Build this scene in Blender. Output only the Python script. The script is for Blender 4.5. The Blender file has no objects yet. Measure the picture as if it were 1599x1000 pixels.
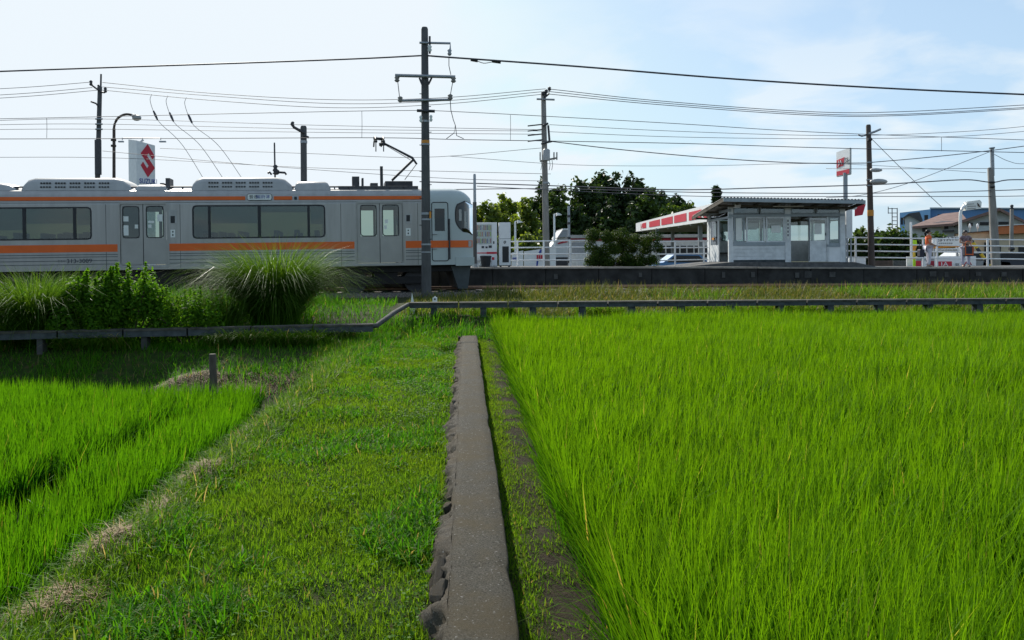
import bpy, bmesh, math, random
import numpy as np
from mathutils import Vector, Matrix
random.seed(7); RNG = np.random.default_rng(7)
R = math.radians
S = bpy.context.scene
COL = S.collection

# ------------------------------------------------------------------ camera
FPX, PW, PH = 1244.0, 1599.0, 1000.0
ROLL = R(0.40)
EYE = Vector((0, 0, 1.6))
AXPX = (728.0, 407.0)                      # where the optical axis meets the picture
cd = bpy.data.cameras.new('camera'); cam = bpy.data.objects.new('camera', cd); COL.objects.link(cam)
cd.sensor_width = 36.0; cd.lens = 36.0 * FPX / PW
cd.shift_x = (PW / 2 - AXPX[0]) / PW; cd.shift_y = -(PH / 2 - AXPX[1]) / PW
cd.clip_start = 0.05; cd.clip_end = 6000
cam.matrix_world = Matrix.Translation(EYE) @ Matrix.Rotation(R(90), 4, 'X') @ Matrix.Rotation(-ROLL, 4, 'Z')
S.camera = cam

# ------------------------------------------------------------------ world, sun, exposure
SUN_EL, SUN_AZ = R(36), R(-22)             # azimuth from +Y, negative to the left
w = bpy.data.worlds.new('World'); S.world = w; w.use_nodes = True
nt = w.node_tree; nt.nodes.clear()
def N(t, tree=None, **k):
    n = (tree or nt).nodes.new(t)
    for a, b in k.items(): setattr(n, a, b)
    return n
sky = N('ShaderNodeTexSky', sky_type='NISHITA'); sky.sun_disc = False
sky.sun_elevation = SUN_EL; sky.sun_rotation = SUN_AZ
sky.air_density = 1.0; sky.dust_density = 1.4; sky.ozone_density = 1.0; sky.altitude = 0
bg = N('ShaderNodeBackground'); bg.inputs['Strength'].default_value = 0.105
out = N('ShaderNodeOutputWorld')
tc = N('ShaderNodeTexCoord')
sep = N('ShaderNodeSeparateXYZ'); nt.links.new(tc.outputs['Generated'], sep.inputs[0])
mx = N('ShaderNodeMath', operation='MAXIMUM'); mx.inputs[1].default_value = 0.0; nt.links.new(sep.outputs['Z'], mx.inputs[0])
ad = N('ShaderNodeMath', operation='ADD'); ad.inputs[1].default_value = 0.20; nt.links.new(mx.outputs[0], ad.inputs[0])
dv = N('ShaderNodeVectorMath', operation='DIVIDE'); nt.links.new(tc.outputs['Generated'], dv.inputs[0])
cb = N('ShaderNodeCombineXYZ'); cb.inputs[2].default_value = 1.0
nt.links.new(ad.outputs[0], cb.inputs[0]); nt.links.new(ad.outputs[0], cb.inputs[1]); nt.links.new(cb.outputs[0], dv.inputs[1])
cn = N('ShaderNodeTexNoise'); cn.inputs['Scale'].default_value = 2.3; cn.inputs['Detail'].default_value = 7
cn.inputs['Roughness'].default_value = 0.52; cn.inputs['Distortion'].default_value = 0.25
nt.links.new(dv.outputs[0], cn.inputs['Vector'])
rp = N('ShaderNodeValToRGB'); rp.color_ramp.elements[0].position = 0.46; rp.color_ramp.elements[1].position = 0.60
rp.color_ramp.elements[1].color = (0.8, 0.8, 0.8, 1)
nt.links.new(cn.outputs['Fac'], rp.inputs[0])
# summer haze: the sky pales towards the horizon all round
pale = N('ShaderNodeMapRange'); pale.inputs[1].default_value = 0.0; pale.inputs[2].default_value = 0.55
pale.inputs[3].default_value = 0.72; pale.inputs[4].default_value = 0.40; nt.links.new(mx.outputs[0], pale.inputs[0])
m0 = N('ShaderNodeMixRGB'); m0.inputs[2].default_value = (3.7, 5.3, 6.9, 1)
nt.links.new(pale.outputs[0], m0.inputs[0]); nt.links.new(sky.outputs[0], m0.inputs[1])
m1 = N('ShaderNodeMixRGB'); m1.inputs[2].default_value = (6.1, 6.6, 6.9, 1)
cm_ = N('ShaderNodeMapRange'); cm_.inputs[1].default_value = 0.13; cm_.inputs[2].default_value = 0.33; cm_.inputs[3].default_value = 1.0; cm_.inputs[4].default_value = 0.22; nt.links.new(mx.outputs[0], cm_.inputs[0])
cx_ = N('ShaderNodeMath', operation='MULTIPLY'); nt.links.new(rp.outputs[0], cx_.inputs[0]); nt.links.new(cm_.outputs[0], cx_.inputs[1]); nt.links.new(cx_.outputs[0], m1.inputs[0]); nt.links.new(m0.outputs[0], m1.inputs[1])
mn = N('ShaderNodeVectorMath', operation='MINIMUM'); mn.inputs[1].default_value = (5.95, 6.5, 6.95); nt.links.new(m1.outputs[0], mn.inputs[0])
nt.links.new(mn.outputs[0], bg.inputs['Color']); nt.links.new(bg.outputs[0], out.inputs[0])
sl = bpy.data.lights.new('sun', 'SUN'); sl.energy = 4.8; sl.angle = R(0.6); sl.color = (1.0, 0.95, 0.86)
so = bpy.data.objects.new('sun', sl); COL.objects.link(so)
so.rotation_euler = Vector((-math.sin(SUN_AZ) * math.cos(SUN_EL), -math.cos(SUN_AZ) * math.cos(SUN_EL), -math.sin(SUN_EL))).to_track_quat('-Z', 'Y').to_euler()
S.view_settings.view_transform = 'Standard'; S.view_settings.look = 'None'
S.view_settings.exposure = 0.45; S.view_settings.gamma = 1.0; S.view_settings.use_curve_mapping = False

# ------------------------------------------------------------------ picture -> place helpers
SN, CS = math.sin(ROLL), math.cos(ROLL)
def unroll(px, py):
    u, v = px - AXPX[0], py - AXPX[1]
    return u * CS - v * SN, u * SN + v * CS
def P(px, py, Y):                          # point at depth Y seen at that photo pixel
    a, b = unroll(px, py)
    return Vector((a / FPX * Y, Y, EYE.z - b / FPX * Y))
def at_z(px, py, z):                       # where that pixel's ray meets height z
    a, b = unroll(px, py); Y = (EYE.z - z) * FPX / b
    return Vector((a / FPX * Y, Y, z))

# ------------------------------------------------------------------ materials
def _noise(t, scale, detail=4, rough=0.55, coord='Object', vec=None):
    c = t.nodes.new('ShaderNodeTexCoord'); n = t.nodes.new('ShaderNodeTexNoise')
    n.inputs['Scale'].default_value = scale; n.inputs['Detail'].default_value = detail; n.inputs['Roughness'].default_value = rough
    if vec:
        mp = t.nodes.new('ShaderNodeMapping'); mp.inputs['Scale'].default_value = vec
        t.links.new(c.outputs[coord], mp.inputs[0]); t.links.new(mp.outputs[0], n.inputs['Vector'])
    else: t.links.new(c.outputs[coord], n.inputs['Vector'])
    return n
def mat(name, col, rough=0.6, metal=0.0, var=0.15, scale=6.0, bump=0.0, bscale=None, col2=None, spec=0.4, vec=None, lo=0.35, hi=0.68):
    m = bpy.data.materials.new(name); m.use_nodes = True; t = m.node_tree
    b = t.nodes['Principled BSDF']; b.inputs['Roughness'].default_value = rough; b.inputs['Metallic'].default_value = metal
    b.inputs['Specular IOR Level'].default_value = spec
    n = _noise(t, scale, 6, 0.6, vec=vec)
    r = t.nodes.new('ShaderNodeValToRGB'); r.color_ramp.elements[0].position = lo; r.color_ramp.elements[1].position = hi
    c2 = col2 or tuple(min(1, c * (1 + var)) for c in col); c1 = col if col2 else tuple(c * (1 - var) for c in col)
    r.color_ramp.elements[0].color = (*c1, 1); r.color_ramp.elements[1].color = (*c2, 1)
    t.links.new(n.outputs['Fac'], r.inputs[0]); t.links.new(r.outputs[0], b.inputs['Base Color'])
    if bump:
        n2 = _noise(t, bscale or scale * 5, 6, 0.65); bp = t.nodes.new('ShaderNodeBump'); bp.inputs['Strength'].default_value = bump
        bp.inputs['Distance'].default_value = 0.02
        t.links.new(n2.outputs['Fac'], bp.inputs['Height']); t.links.new(bp.outputs[0], b.inputs['Normal'])
    return m
def leafmat(name, c_lo, c_hi, tip=None, trans=0.45, rough=0.45, spec=0.35, tcol=None, dry=None, patch=None, tboost=1.6):
    """blade/leaf: colour runs over the per-blade random 'rnd'; 'h' is the height along the blade"""
    m = bpy.data.materials.new(name); m.use_nodes = True; t = m.node_tree; b = t.nodes['Principled BSDF']
    b.inputs['Roughness'].default_value = rough; b.inputs['Specular IOR Level'].default_value = spec
    a = t.nodes.new('ShaderNodeAttribute'); a.attribute_name = 'rnd'
    r = t.nodes.new('ShaderNodeValToRGB'); e = r.color_ramp.elements
    e[0].color = (*c_lo, 1); e[1].color = (*c_hi, 1); e[1].position = 0.93
    if dry: x = e.new(0.965); x.color = (*dry, 1)
    t.links.new(a.outputs['Fac'], r.inputs[0]); colr = r.outputs[0]
    if patch:
        n = _noise(t, patch[0], 3); rr = t.nodes.new('ShaderNodeMapRange'); rr.inputs[1].default_value = 0.42; rr.inputs[2].default_value = 0.66
        t.links.new(n.outputs['Fac'], rr.inputs[0]); mm = t.nodes.new('ShaderNodeMixRGB'); mm.inputs[2].default_value = (*patch[1], 1)
        t.links.new(rr.outputs[0], mm.inputs[0]); t.links.new(colr, mm.inputs[1]); colr = mm.outputs[0]
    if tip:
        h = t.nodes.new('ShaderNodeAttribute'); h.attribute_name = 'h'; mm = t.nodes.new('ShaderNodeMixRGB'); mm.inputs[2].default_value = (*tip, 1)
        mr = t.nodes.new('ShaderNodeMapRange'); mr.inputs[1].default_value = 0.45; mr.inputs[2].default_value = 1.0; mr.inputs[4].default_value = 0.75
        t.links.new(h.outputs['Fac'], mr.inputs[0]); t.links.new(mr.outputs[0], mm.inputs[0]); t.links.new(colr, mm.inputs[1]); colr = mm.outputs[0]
    t.links.new(colr, b.inputs['Base Color'])
    tr = t.nodes.new('ShaderNodeBsdfTranslucent'); g = t.nodes.new('ShaderNodeMixRGB'); g.blend_type = 'MULTIPLY'; g.inputs[0].default_value = 1
    g.inputs[2].default_value = (*(tcol or (tboost * 1.1, tboost, tboost * 0.5)), 1); t.links.new(colr, g.inputs[1]); t.links.new(g.outputs[0], tr.inputs[0])
    ms = t.nodes.new('ShaderNodeMixShader'); ms.inputs[0].default_value = trans
    t.links.new(b.outputs[0], ms.inputs[1]); t.links.new(tr.outputs[0], ms.inputs[2])
    t.links.new(ms.outputs[0], t.nodes['Material Output'].inputs[0])
    return m
def glassmat(name, tint, refl=0.12, rough=0.03):
    m = bpy.data.materials.new(name); m.use_nodes = True; t = m.node_tree; t.nodes.remove(t.nodes['Principled BSDF'])
    tr = t.nodes.new('ShaderNodeBsdfTransparent'); tr.inputs[0].default_value = (*tint, 1)
    gl = t.nodes.new('ShaderNodeBsdfGlossy'); gl.inputs['Roughness'].default_value = rough; gl.inputs[0].default_value = (0.9, 0.95, 1, 1)
    lw = t.nodes.new('ShaderNodeFresnel'); lw.inputs[0].default_value = 1.5
    ad_ = t.nodes.new('ShaderNodeMath'); ad_.operation = 'ADD'; ad_.inputs[1].default_value = refl; t.links.new(lw.outputs[0], ad_.inputs[0])
    ms = t.nodes.new('ShaderNodeMixShader'); t.links.new(ad_.outputs[0], ms.inputs[0])
    t.links.new(tr.outputs[0], ms.inputs[1]); t.links.new(gl.outputs[0], ms.inputs[2]); t.links.new(ms.outputs[0], t.nodes['Material Output'].inputs[0])
    return m
M = {}
M['white'] = mat('white_paint', (0.74, 0.75, 0.75), 0.45, var=0.06, scale=3)
M['white_old'] = mat('weathered_white_paint', (0.56, 0.58, 0.58), 0.6, col2=(0.74, 0.76, 0.76), scale=4, bump=0.08)
M['frame'] = mat('aged_frame_paint', (0.30, 0.34, 0.36), 0.55, var=0.12, scale=5)
M['silver'] = mat('stainless_side', (0.325, 0.322, 0.308), 0.38, metal=0.6, var=0.10, scale=1.6, vec=(2.5, 1, .25))
M['cabwhite'] = mat('cab_mask_paint', (0.40, 0.45, 0.44), 0.35, var=0.05, scale=2)
M['doorsteel'] = mat('train_door_steel', (0.30, 0.298, 0.284), 0.38, metal=0.6, var=0.06, scale=2)
M['orange'] = mat('orange_band', (0.70, 0.115, 0.008), 0.4, var=0.08, scale=2)
M['rubber'] = mat('black_rubber', (0.02, 0.022, 0.025), 0.55)
M['dark'] = mat('underframe_grime', (0.012, 0.011, 0.011), 0.75, var=0.3, scale=4)
M['roofgrey'] = mat('roof_equipment_grey', (0.36, 0.36, 0.35), 0.5, metal=0.3, var=0.1, scale=3)
M['roofdark'] = mat('roof_dark_grey', (0.06, 0.06, 0.065), 0.6, var=0.2)
M['iron'] = mat('dark_iron', (0.05, 0.05, 0.055), 0.5, metal=0.4, var=0.25)
M['galv'] = mat('galvanised_steel', (0.30, 0.32, 0.34), 0.45, metal=0.5, var=0.12, scale=8)
M['wire'] = mat('wire_sheath', (0.06, 0.06, 0.075), 0.6, var=0.1)
M['polec'] = mat('pole_concrete', (0.085, 0.085, 0.085), 0.8, var=0.25, scale=5, bump=0.15, vec=(1, 1, 0.3))
M['polew'] = mat('pole_pale_concrete', (0.24, 0.225, 0.205), 0.8, var=0.2, scale=5, bump=0.15, vec=(1, 1, 0.3))
M['poleb'] = mat('pole_brown', (0.075, 0.055, 0.045), 0.75, var=0.25, scale=5, bump=0.15, vec=(1, 1, 0.2))
def concmat(name, lo, hi, brown, speck):
    m = bpy.data.materials.new(name); m.use_nodes = True; t = m.node_tree; b = t.nodes['Principled BSDF']; b.inputs['Roughness'].default_value = .95; b.inputs['Specular IOR Level'].default_value = .15
    g = _noise(t, 120, 5, .75); r = t.nodes.new('ShaderNodeValToRGB'); r.color_ramp.elements[0].position = .34; r.color_ramp.elements[1].position = .70
    r.color_ramp.elements[0].color = (*lo, 1); r.color_ramp.elements[1].color = (*hi, 1); t.links.new(g.outputs['Fac'], r.inputs[0])
    n = _noise(t, 3.2, 5, .65); rr = t.nodes.new('ShaderNodeMapRange'); rr.inputs[1].default_value = .42; rr.inputs[2].default_value = .66; rr.inputs[4].default_value = .75; t.links.new(n.outputs['Fac'], rr.inputs[0])
    x = t.nodes.new('ShaderNodeMixRGB'); x.inputs[2].default_value = (*brown, 1); t.links.new(rr.outputs[0], x.inputs[0]); t.links.new(r.outputs[0], x.inputs[1])
    k = _noise(t, 55, 2, .5); kr = t.nodes.new('ShaderNodeMapRange'); kr.inputs[1].default_value = .66; kr.inputs[2].default_value = .72; kr.inputs[4].default_value = .8; t.links.new(k.outputs['Fac'], kr.inputs[0])
    y = t.nodes.new('ShaderNodeMixRGB'); y.inputs[2].default_value = (*speck, 1); t.links.new(kr.outputs[0], y.inputs[0]); t.links.new(x.outputs[0], y.inputs[1]); t.links.new(y.outputs[0], b.inputs['Base Color'])
    h = _noise(t, 90, 8, .8); p = t.nodes.new('ShaderNodeBump'); p.inputs['Strength'].default_value = 1.0; p.inputs['Distance'].default_value = .012; t.links.new(h.outputs['Fac'], p.inputs['Height']); t.links.new(p.outputs[0], b.inputs['Normal']); return m
M['conc'] = concmat('wall_concrete', (.019,.017,.013), (.136,.126,.102), (.078,.062,.035), (.24,.23,.21))
M['rubble'] = concmat('weathered_rubble', (.028,.025,.020), (.140,.125,.102), (.080,.062,.038), (.18,.175,.16))
M['stone'] = mat('field_stone', (0.028, 0.027, 0.026), 0.85, col2=(0.085, 0.083, 0.08), scale=9, bump=0.4, bscale=60)
M['trough'] = mat('trough_concrete', (0.034, 0.043, 0.047), 0.85, col2=(0.075, 0.087, 0.09), scale=7, bump=0.25, bscale=60)  # bluish tint puts the sky light on the front into the colour
M['lid'] = mat('soiled_shaded_trough_lid', (0.035,0.033,0.026), 0.95, col2=(0.10,0.095,0.08), scale=5, bump=0.5, bscale=40)  # soiled lid, with the shadow of the plants put into its dark tone
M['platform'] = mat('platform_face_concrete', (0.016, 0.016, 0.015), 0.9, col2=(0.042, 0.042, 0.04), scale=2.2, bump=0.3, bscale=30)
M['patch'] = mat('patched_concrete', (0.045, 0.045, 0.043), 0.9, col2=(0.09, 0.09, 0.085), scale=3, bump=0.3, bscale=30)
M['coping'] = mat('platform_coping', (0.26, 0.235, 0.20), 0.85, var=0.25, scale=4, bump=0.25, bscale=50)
M['asphalt'] = mat('platform_asphalt', (0.10, 0.098, 0.095), 0.9, var=0.3, scale=6, bump=0.3, bscale=80)
M['ballast'] = mat('ballast_grit', (0.09, 0.08, 0.07), 0.95, col2=(0.24, 0.21, 0.18), scale=30, bump=1.0, bscale=40)
M['rust'] = mat('rail_rust', (0.16, 0.085, 0.05), 0.6, metal=0.4)
M['red'] = mat('sign_red', (0.52, 0.02, 0.045), 0.45, var=0.06)
M['dkred'] = mat('dark_red_band', (0.30, 0.01, 0.03), 0.5, var=0.06)
M['blue'] = mat('sign_blue', (0.03, 0.06, 0.32), 0.45, var=0.06)
M['ink'] = mat('sign_ink', (0.04, 0.045, 0.06), 0.6, var=0.05)
M['yellow'] = mat('yellow_paint', (0.62, 0.42, 0.03), 0.5, var=0.08)
M['hivis'] = mat('lime_cloth', (0.42, 0.70, 0.02), 0.7, var=0.1)
M['amber'] = mat('amber_band', (0.60, 0.24, 0.03), 0.5, var=0.1)
M['bamboo'] = mat('stake_wood', (0.045, 0.038, 0.027), 0.85, col2=(0.11, 0.095, 0.07), scale=12, bump=0.4, vec=(1, 1, 0.2))
M['bark'] = mat('bark', (0.07, 0.05, 0.035), 0.9, var=0.3, scale=8, bump=0.5)
M['clear'] = glassmat('display_glass', (0.9, 0.93, 0.93), 0.02)
M['glass'] = glassmat('window_glass', (0.66, 0.72, 0.70), 0.03)
M['tint'] = glassmat('tinted_train_glass', (0.50, 0.58, 0.53), 0.02)
M['darkglass'] = glassmat('cab_glass', (0.10, 0.125, 0.125), 0.0)
M['blind'] = mat('roller_blind', (0.34, 0.38, 0.32), 0.8, var=0.05)
M['farblind'] = leafmat('far_blind_cloth', (.34,.29,.20), (.34,.29,.20), trans=.55, rough=.8, spec=.05, tcol=(1,1,1))
M['cream'] = mat('interior_cream', (0.50, 0.46, 0.38), 0.7, var=0.08)
M['seat'] = mat('seat_moquette', (0.05, 0.055, 0.075), 0.9, var=0.2)
M['paper'] = mat('notice_paper', (0.72, 0.74, 0.70), 0.7, var=0.05)

# ------------------------------------------------------------------ mesh builder
class MB:
    def __init__(s): s.v = []; s.f = []; s.m = []; s.sm = []
    def add(s, vs, fs, mi=0, smooth=False):
        o = len(s.v); s.v += [tuple(p) for p in vs]
        for f in fs: s.f.append(tuple(i + o for i in f)); s.m.append(mi); s.sm.append(smooth)
        return s
    def box(s, x0, x1, y0, y1, z0, z1, mi=0):
        if x0 > x1: x0, x1 = x1, x0
        if z0 > z1: z0, z1 = z1, z0
        v = [(x0,y0,z0),(x1,y0,z0),(x1,y1,z0),(x0,y1,z0),(x0,y0,z1),(x1,y0,z1),(x1,y1,z1),(x0,y1,z1)]
        return s.add(v, [(0,3,2,1),(4,5,6,7),(0,1,5,4),(1,2,6,5),(2,3,7,6),(3,0,4,7)], mi)
    def bar(s, a, b, w, h=None, mi=0, up=(0,0,1)):
        a, b = Vector(a), Vector(b); h = h or w; d = (b - a).normalized(); u = Vector(up)
        if abs(d.dot(u)) > 0.98: u = Vector((0,1,0))
        x = d.cross(u).normalized() * (w / 2); y = x.cross(d).normalized() * (h / 2)
        v = [a-x-y, a+x-y, a+x+y, a-x+y, b-x-y, b+x-y, b+x+y, b-x+y]
        return s.add(v, [(0,1,2,3),(7,6,5,4),(0,4,5,1),(1,5,6,2),(2,6,7,3),(3,7,4,0)], mi)
    def tube(s, pts, r, n=8, mi=0, cap=True):
        pts = [Vector(p) for p in pts]; rs = r if isinstance(r, (list, tuple)) else [r] * len(pts)
        vs = []; ref = Vector((0.13, 0.2, 1)).normalized()
        for i, p in enumerate(pts):
            d = (pts[min(i+1, len(pts)-1)] - pts[max(i-1, 0)]).normalized()
            if abs(d.dot(ref)) > 0.95: x = d.cross(Vector((1, 0.1, 0))).normalized()
            else: x = d.cross(ref).normalized()
            y = d.cross(x)
            for k in range(n):
                t = 2 * math.pi * k / n; vs.append(p + (x * math.cos(t) + y * math.sin(t)) * rs[i])
        fs = [(i*n+k, i*n+(k+1) % n, (i+1)*n+(k+1) % n, (i+1)*n+k) for i in range(len(pts)-1) for k in range(n)]
        s.add(vs, fs, mi, True)
        if cap: s.add(vs[:n], [tuple(range(n))[::-1]], mi); s.add(vs[-n:], [tuple(range(n))], mi)
        return s
    def prism(s, poly, d, mi=0):           # poly: points on a plane, d: extrusion vector
        n = len(poly); a = [Vector(p) for p in poly]; d = Vector(d); b = [p + d for p in a]
        s.add(a + b, [tuple(range(n)), tuple(range(2*n-1, n-1, -1))] + [(i, n+i, n+(i+1) % n, (i+1) % n) for i in range(n)], mi); return s
    def quad(s, a, b, c, d, mi=0): return s.add([a,b,c,d], [(0,1,2,3)], mi)
    def ball(s, c, r, n=10, mi=0, sq=(1,1,1)):
        vs = []; k = n // 2
        for i in range(k+1):
            th = math.pi * i / k
            for j in range(n):
                ph = 2*math.pi*j/n; vs.append((c[0]+r*sq[0]*math.sin(th)*math.cos(ph), c[1]+r*sq[1]*math.sin(th)*math.sin(ph), c[2]+r*sq[2]*math.cos(th)))
        s.add(vs, [(i*n+j, (i+1)*n+j, (i+1)*n+(j+1) % n, i*n+(j+1) % n) for i in range(k) for j in range(n)], mi, True); return s
    def build(s, name, m, parent=None, loc=None, local=False, fix=True):
        off = Vector(loc) if loc is not None else Vector((0,0,0))
        if parent is not None and not local: off = wloc(parent)
        me = bpy.data.meshes.new(name); me.from_pydata([(p[0]-off.x, p[1]-off.y, p[2]-off.z) for p in s.v], [], s.f)
        for x in (m if isinstance(m, (list, tuple)) else [m]): me.materials.append(M[x] if isinstance(x, str) else x)
        me.polygons.foreach_set('material_index', s.m); me.polygons.foreach_set('use_smooth', s.sm)
        if fix:
            bm = bmesh.new(); bm.from_mesh(me); bmesh.ops.recalc_face_normals(bm, faces=bm.faces); bm.to_mesh(me); bm.free()
        me.update()
        return link(name, me, parent, loc)
def wloc(o):
    v = Vector((0,0,0))
    while o is not None: v += o.location; o = o.parent
    return v
def link(name, me, parent=None, loc=None):
    o = bpy.data.objects.new(name, me); COL.objects.link(o)
    if parent is not None: o.parent = parent
    if loc is not None: o.location = loc
    return o
def tag(o, label=None, cat=None, group=None, kind=None):
    for k, v in (('label', label), ('category', cat), ('group', group), ('kind', kind)):
        if v: o[k] = v
    return o
def thing(name, label, cat, loc, group=None):
    return tag(link(name, None, None, Vector(loc)), label, cat, group)
def single(name, mb, m, label, cat, group=None, kind=None, loc=None):
    return tag(mb.build(name, m, None, loc), label, cat, group, kind)
def copy_tree(o, parent=None):
    c = o.copy(); COL.objects.link(c)
    if parent is not None: c.parent = parent
    for ch in list(o.children): copy_tree(ch, c)
    return c
def pbox(mb, p0, p1, Y0, Y1, mi=0):        # box whose front at depth Y0 fills that pixel rectangle
    a = P(p0[0], (p0[1]+p1[1])/2, Y0); b = P(p1[0], (p0[1]+p1[1])/2, Y0)
    xm = (p0[0]+p1[0])/2
    return mb.box(a.x, b.x, Y0, Y1, P(xm, p1[1], Y0).z, P(xm, p0[1], Y0).z, mi)
def text_mesh(txt, size, depth=0.004, align='CENTER'):
    cu = bpy.data.curves.new('lettering', 'FONT'); cu.body = txt; cu.size = size; cu.extrude = depth; cu.align_x = align; cu.align_y = 'CENTER'
    cu.resolution_u = 3
    ob = bpy.data.objects.new('lettering', cu); COL.objects.link(ob); dg = bpy.context.evaluated_depsgraph_get(); dg.update()
    me = bpy.data.meshes.new_from_object(ob.evaluated_get(dg)); bpy.data.objects.remove(ob); bpy.data.curves.remove(cu); return me
def lettering(txt, size, m, parent, pos, rot=(R(90),0,0), name='lettering', sx=1.0, depth=0.004):
    me = text_mesh(txt, size, depth); me.materials.clear(); me.materials.append(M[m])
    o = link(name, me, parent); o.location = pos; o.rotation_euler = rot; o.scale = (sx, 1, 1); return o
def smooth_pts(pts, n=6):                  # Catmull-Rom through the points
    p = [Vector(q) for q in pts]; p = [p[0]*2-p[1]] + p + [p[-1]*2-p[-2]]; o = []
    for i in range(1, len(p)-2):
        for k in range(n):
            t = k/n; a, b, c, d = p[i-1:i+3]
            o.append(0.5*((2*b)+(c-a)*t+(2*a-5*b+4*c-d)*t*t+(3*b-a-3*c+d)*t**3))
    return o + [p[-2]]

def np_mesh(name, verts, quads, tris, m, attrs, smooth=True):
    me = bpy.data.meshes.new(name); nv, nq, nt_ = len(verts), len(quads), len(tris)
    me.vertices.add(nv); me.vertices.foreach_set('co', verts.astype(np.float32).ravel())
    me.loops.add(nq*4+nt_*3); me.loops.foreach_set('vertex_index', np.concatenate([quads.ravel(), tris.ravel()]).astype(np.int32))
    me.polygons.add(nq+nt_)
    st = np.concatenate([np.arange(nq)*4, nq*4+np.arange(nt_)*3]); me.polygons.foreach_set('loop_start', st.astype(np.int32))
    if smooth: me.polygons.foreach_set('use_smooth', np.ones(nq+nt_, dtype=bool))
    me.update(calc_edges=True)
    for k, a in attrs.items(): me.attributes.new(k, 'FLOAT', 'POINT').data.foreach_set('value', a.astype(np.float32))
    for x in (m if isinstance(m, (list, tuple)) else [m]): me.materials.append(x)
    return me
def blade_mesh(name, pos, length, width, az, lean, curl, m, nseg=3, rnd=None, droop=0.0):
    """pos Nx3; az heading of the lean; lean start angle from vertical; curl added along the blade"""
    n = len(pos); rnd = RNG.random(n) if rnd is None else rnd
    d = np.stack([np.sin(az), np.cos(az), np.zeros(n)], 1); up = np.array([0,0,1.0])
    tw = RNG.random(n)*np.pi; side = np.stack([np.cos(az+tw*0.35-0.5), -np.sin(az+tw*0.35-0.5), np.zeros(n)], 1)
    p = pos.copy(); V = []; prof = {1:[1,0],2:[1,.85,0],3:[.75,1,.7,0],4:[.7,1,.9,.55,0]}[nseg]
    H = []
    for i in range(nseg+1):
        wd = (width*prof[i]*0.5)[:, None]
        if i < nseg: V += [p - side*wd, p + side*wd]; H += [i/nseg]*2
        else: V += [p]; H += [1.0]
        th = lean + curl*((i+0.5)/nseg)
        p = p + (d*np.sin(th)[:,None] + up*np.cos(th)[:,None])*(length/nseg)[:,None]
    K = len(V); verts = np.stack(V, 1).reshape(-1, 3); base = (np.arange(n)*K)[:, None]
    quads = np.concatenate([base+np.array([[2*i,2*i+1,2*i+3,2*i+2]]) for i in range(nseg-1)], 0) if nseg > 1 else np.zeros((0,4), int)
    tris = base+np.array([[2*nseg-2, 2*nseg-1, 2*nseg]])
    return np_mesh(name, verts, quads, tris, m, {'rnd': np.repeat(rnd, K), 'h': np.tile(np.array(H), n)})
def leaf_mesh(name, c, size, nrm, m, rnd=None, aspect=0.55):
    """pointed leaves: rhombus of 2 triangles folded on the midrib"""
    n = len(c); rnd = RNG.random(n) if rnd is None else rnd
    t = RNG.normal(size=(n,3)); t -= (t*nrm).sum(1)[:,None]*nrm; t /= np.linalg.norm(t,axis=1)[:,None]+1e-9
    b = np.cross(nrm, t); s = size[:,None]
    V = np.stack([c - t*s*.5, c + b*s*aspect*.5 + nrm*s*.08, c + t*s*.5, c - b*s*aspect*.5 + nrm*s*.08], 1).reshape(-1,3)
    base = (np.arange(n)*4)[:,None]
    tris = np.concatenate([base+np.array([[0,1,2]]), base+np.array([[0,2,3]])], 0)
    return np_mesh(name, V, np.zeros((0,4),int), tris, m, {'rnd': np.repeat(rnd,4), 'h': np.tile([0,.5,1,.5], n)}, smooth=False)
def unit(n):
    v = RNG.normal(size=(n,3)); return v/np.linalg.norm(v,axis=1)[:,None]
def sm(x, a, b):
    t = np.clip((x-a)/(b-a), 0, 1); return t*t*(3-2*t)
def vnoise(x, y, sc, seed=0):              # smooth value noise, numpy
    x = x*sc+seed*17.3; y = y*sc+seed*9.1; xi = np.floor(x); yi = np.floor(y); fx = x-xi; fy = y-yi
    h = lambda a, b: np.modf(np.abs(np.sin(a*127.1+b*311.7+seed*3.7)*43758.5453))[0]
    fx = fx*fx*(3-2*fx); fy = fy*fy*(3-2*fy)
    return (h(xi,yi)*(1-fx)+h(xi+1,yi)*fx)*(1-fy)+(h(xi,yi+1)*(1-fx)+h(xi+1,yi+1)*fx)*fy
# ================================================================== GROUND
def ground(x, y):
    x = np.asarray(x, float); y = np.asarray(y, float)
    z = 0.30*sm(y, 16.9, 18.5) + 0.13*sm(y, 18.5, 21)
    lo = sm(-x, 4.3, 5.6); z = z + sm(-x, 1.95, 2.75)*(-0.55 + (1-lo)*(0.33*sm(y, 11.9, 13.3) + 0.22*sm(y, 13.2, 15.0)) + lo*0.55*sm(y, 13.3, 15.3))
    z = z - 0.03*sm(x, 0.1, 0.2) - 0.05*sm(x, 0.5, 0.62)*(1-sm(y, 16.6, 17.2))
    z = z - 0.24*np.exp(-(((x+0.36)/0.2)**2+((y-14.5)/0.5)**2))
    near = (np.abs(x) < 20) & (y < 24)
    z = z + np.where(near, (vnoise(x, y, 1.3, 1)-0.5)*0.05+(vnoise(x, y, 5, 2)-0.5)*0.025, 0)
    return z
gx = np.concatenate([[-4000,-1500,-500,-200,-80,-40,-22], np.arange(-14,-3,0.2), np.arange(-3,1.2,0.06), np.arange(1.2,18,0.25), [22,40,80,200,500,1500,4000]])
gy = np.concatenate([[-4000,-800,-150,-40,-12,-4], np.arange(0,24,0.12), np.arange(24,40,1.0), [50,80,150,300,800,2000,5000]])
GX, GY = np.meshgrid(gx, gy); nx_, ny_ = len(gx), len(gy)
gv = np.stack([GX.ravel(), GY.ravel(), ground(GX.ravel(), GY.ravel())], 1)
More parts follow.
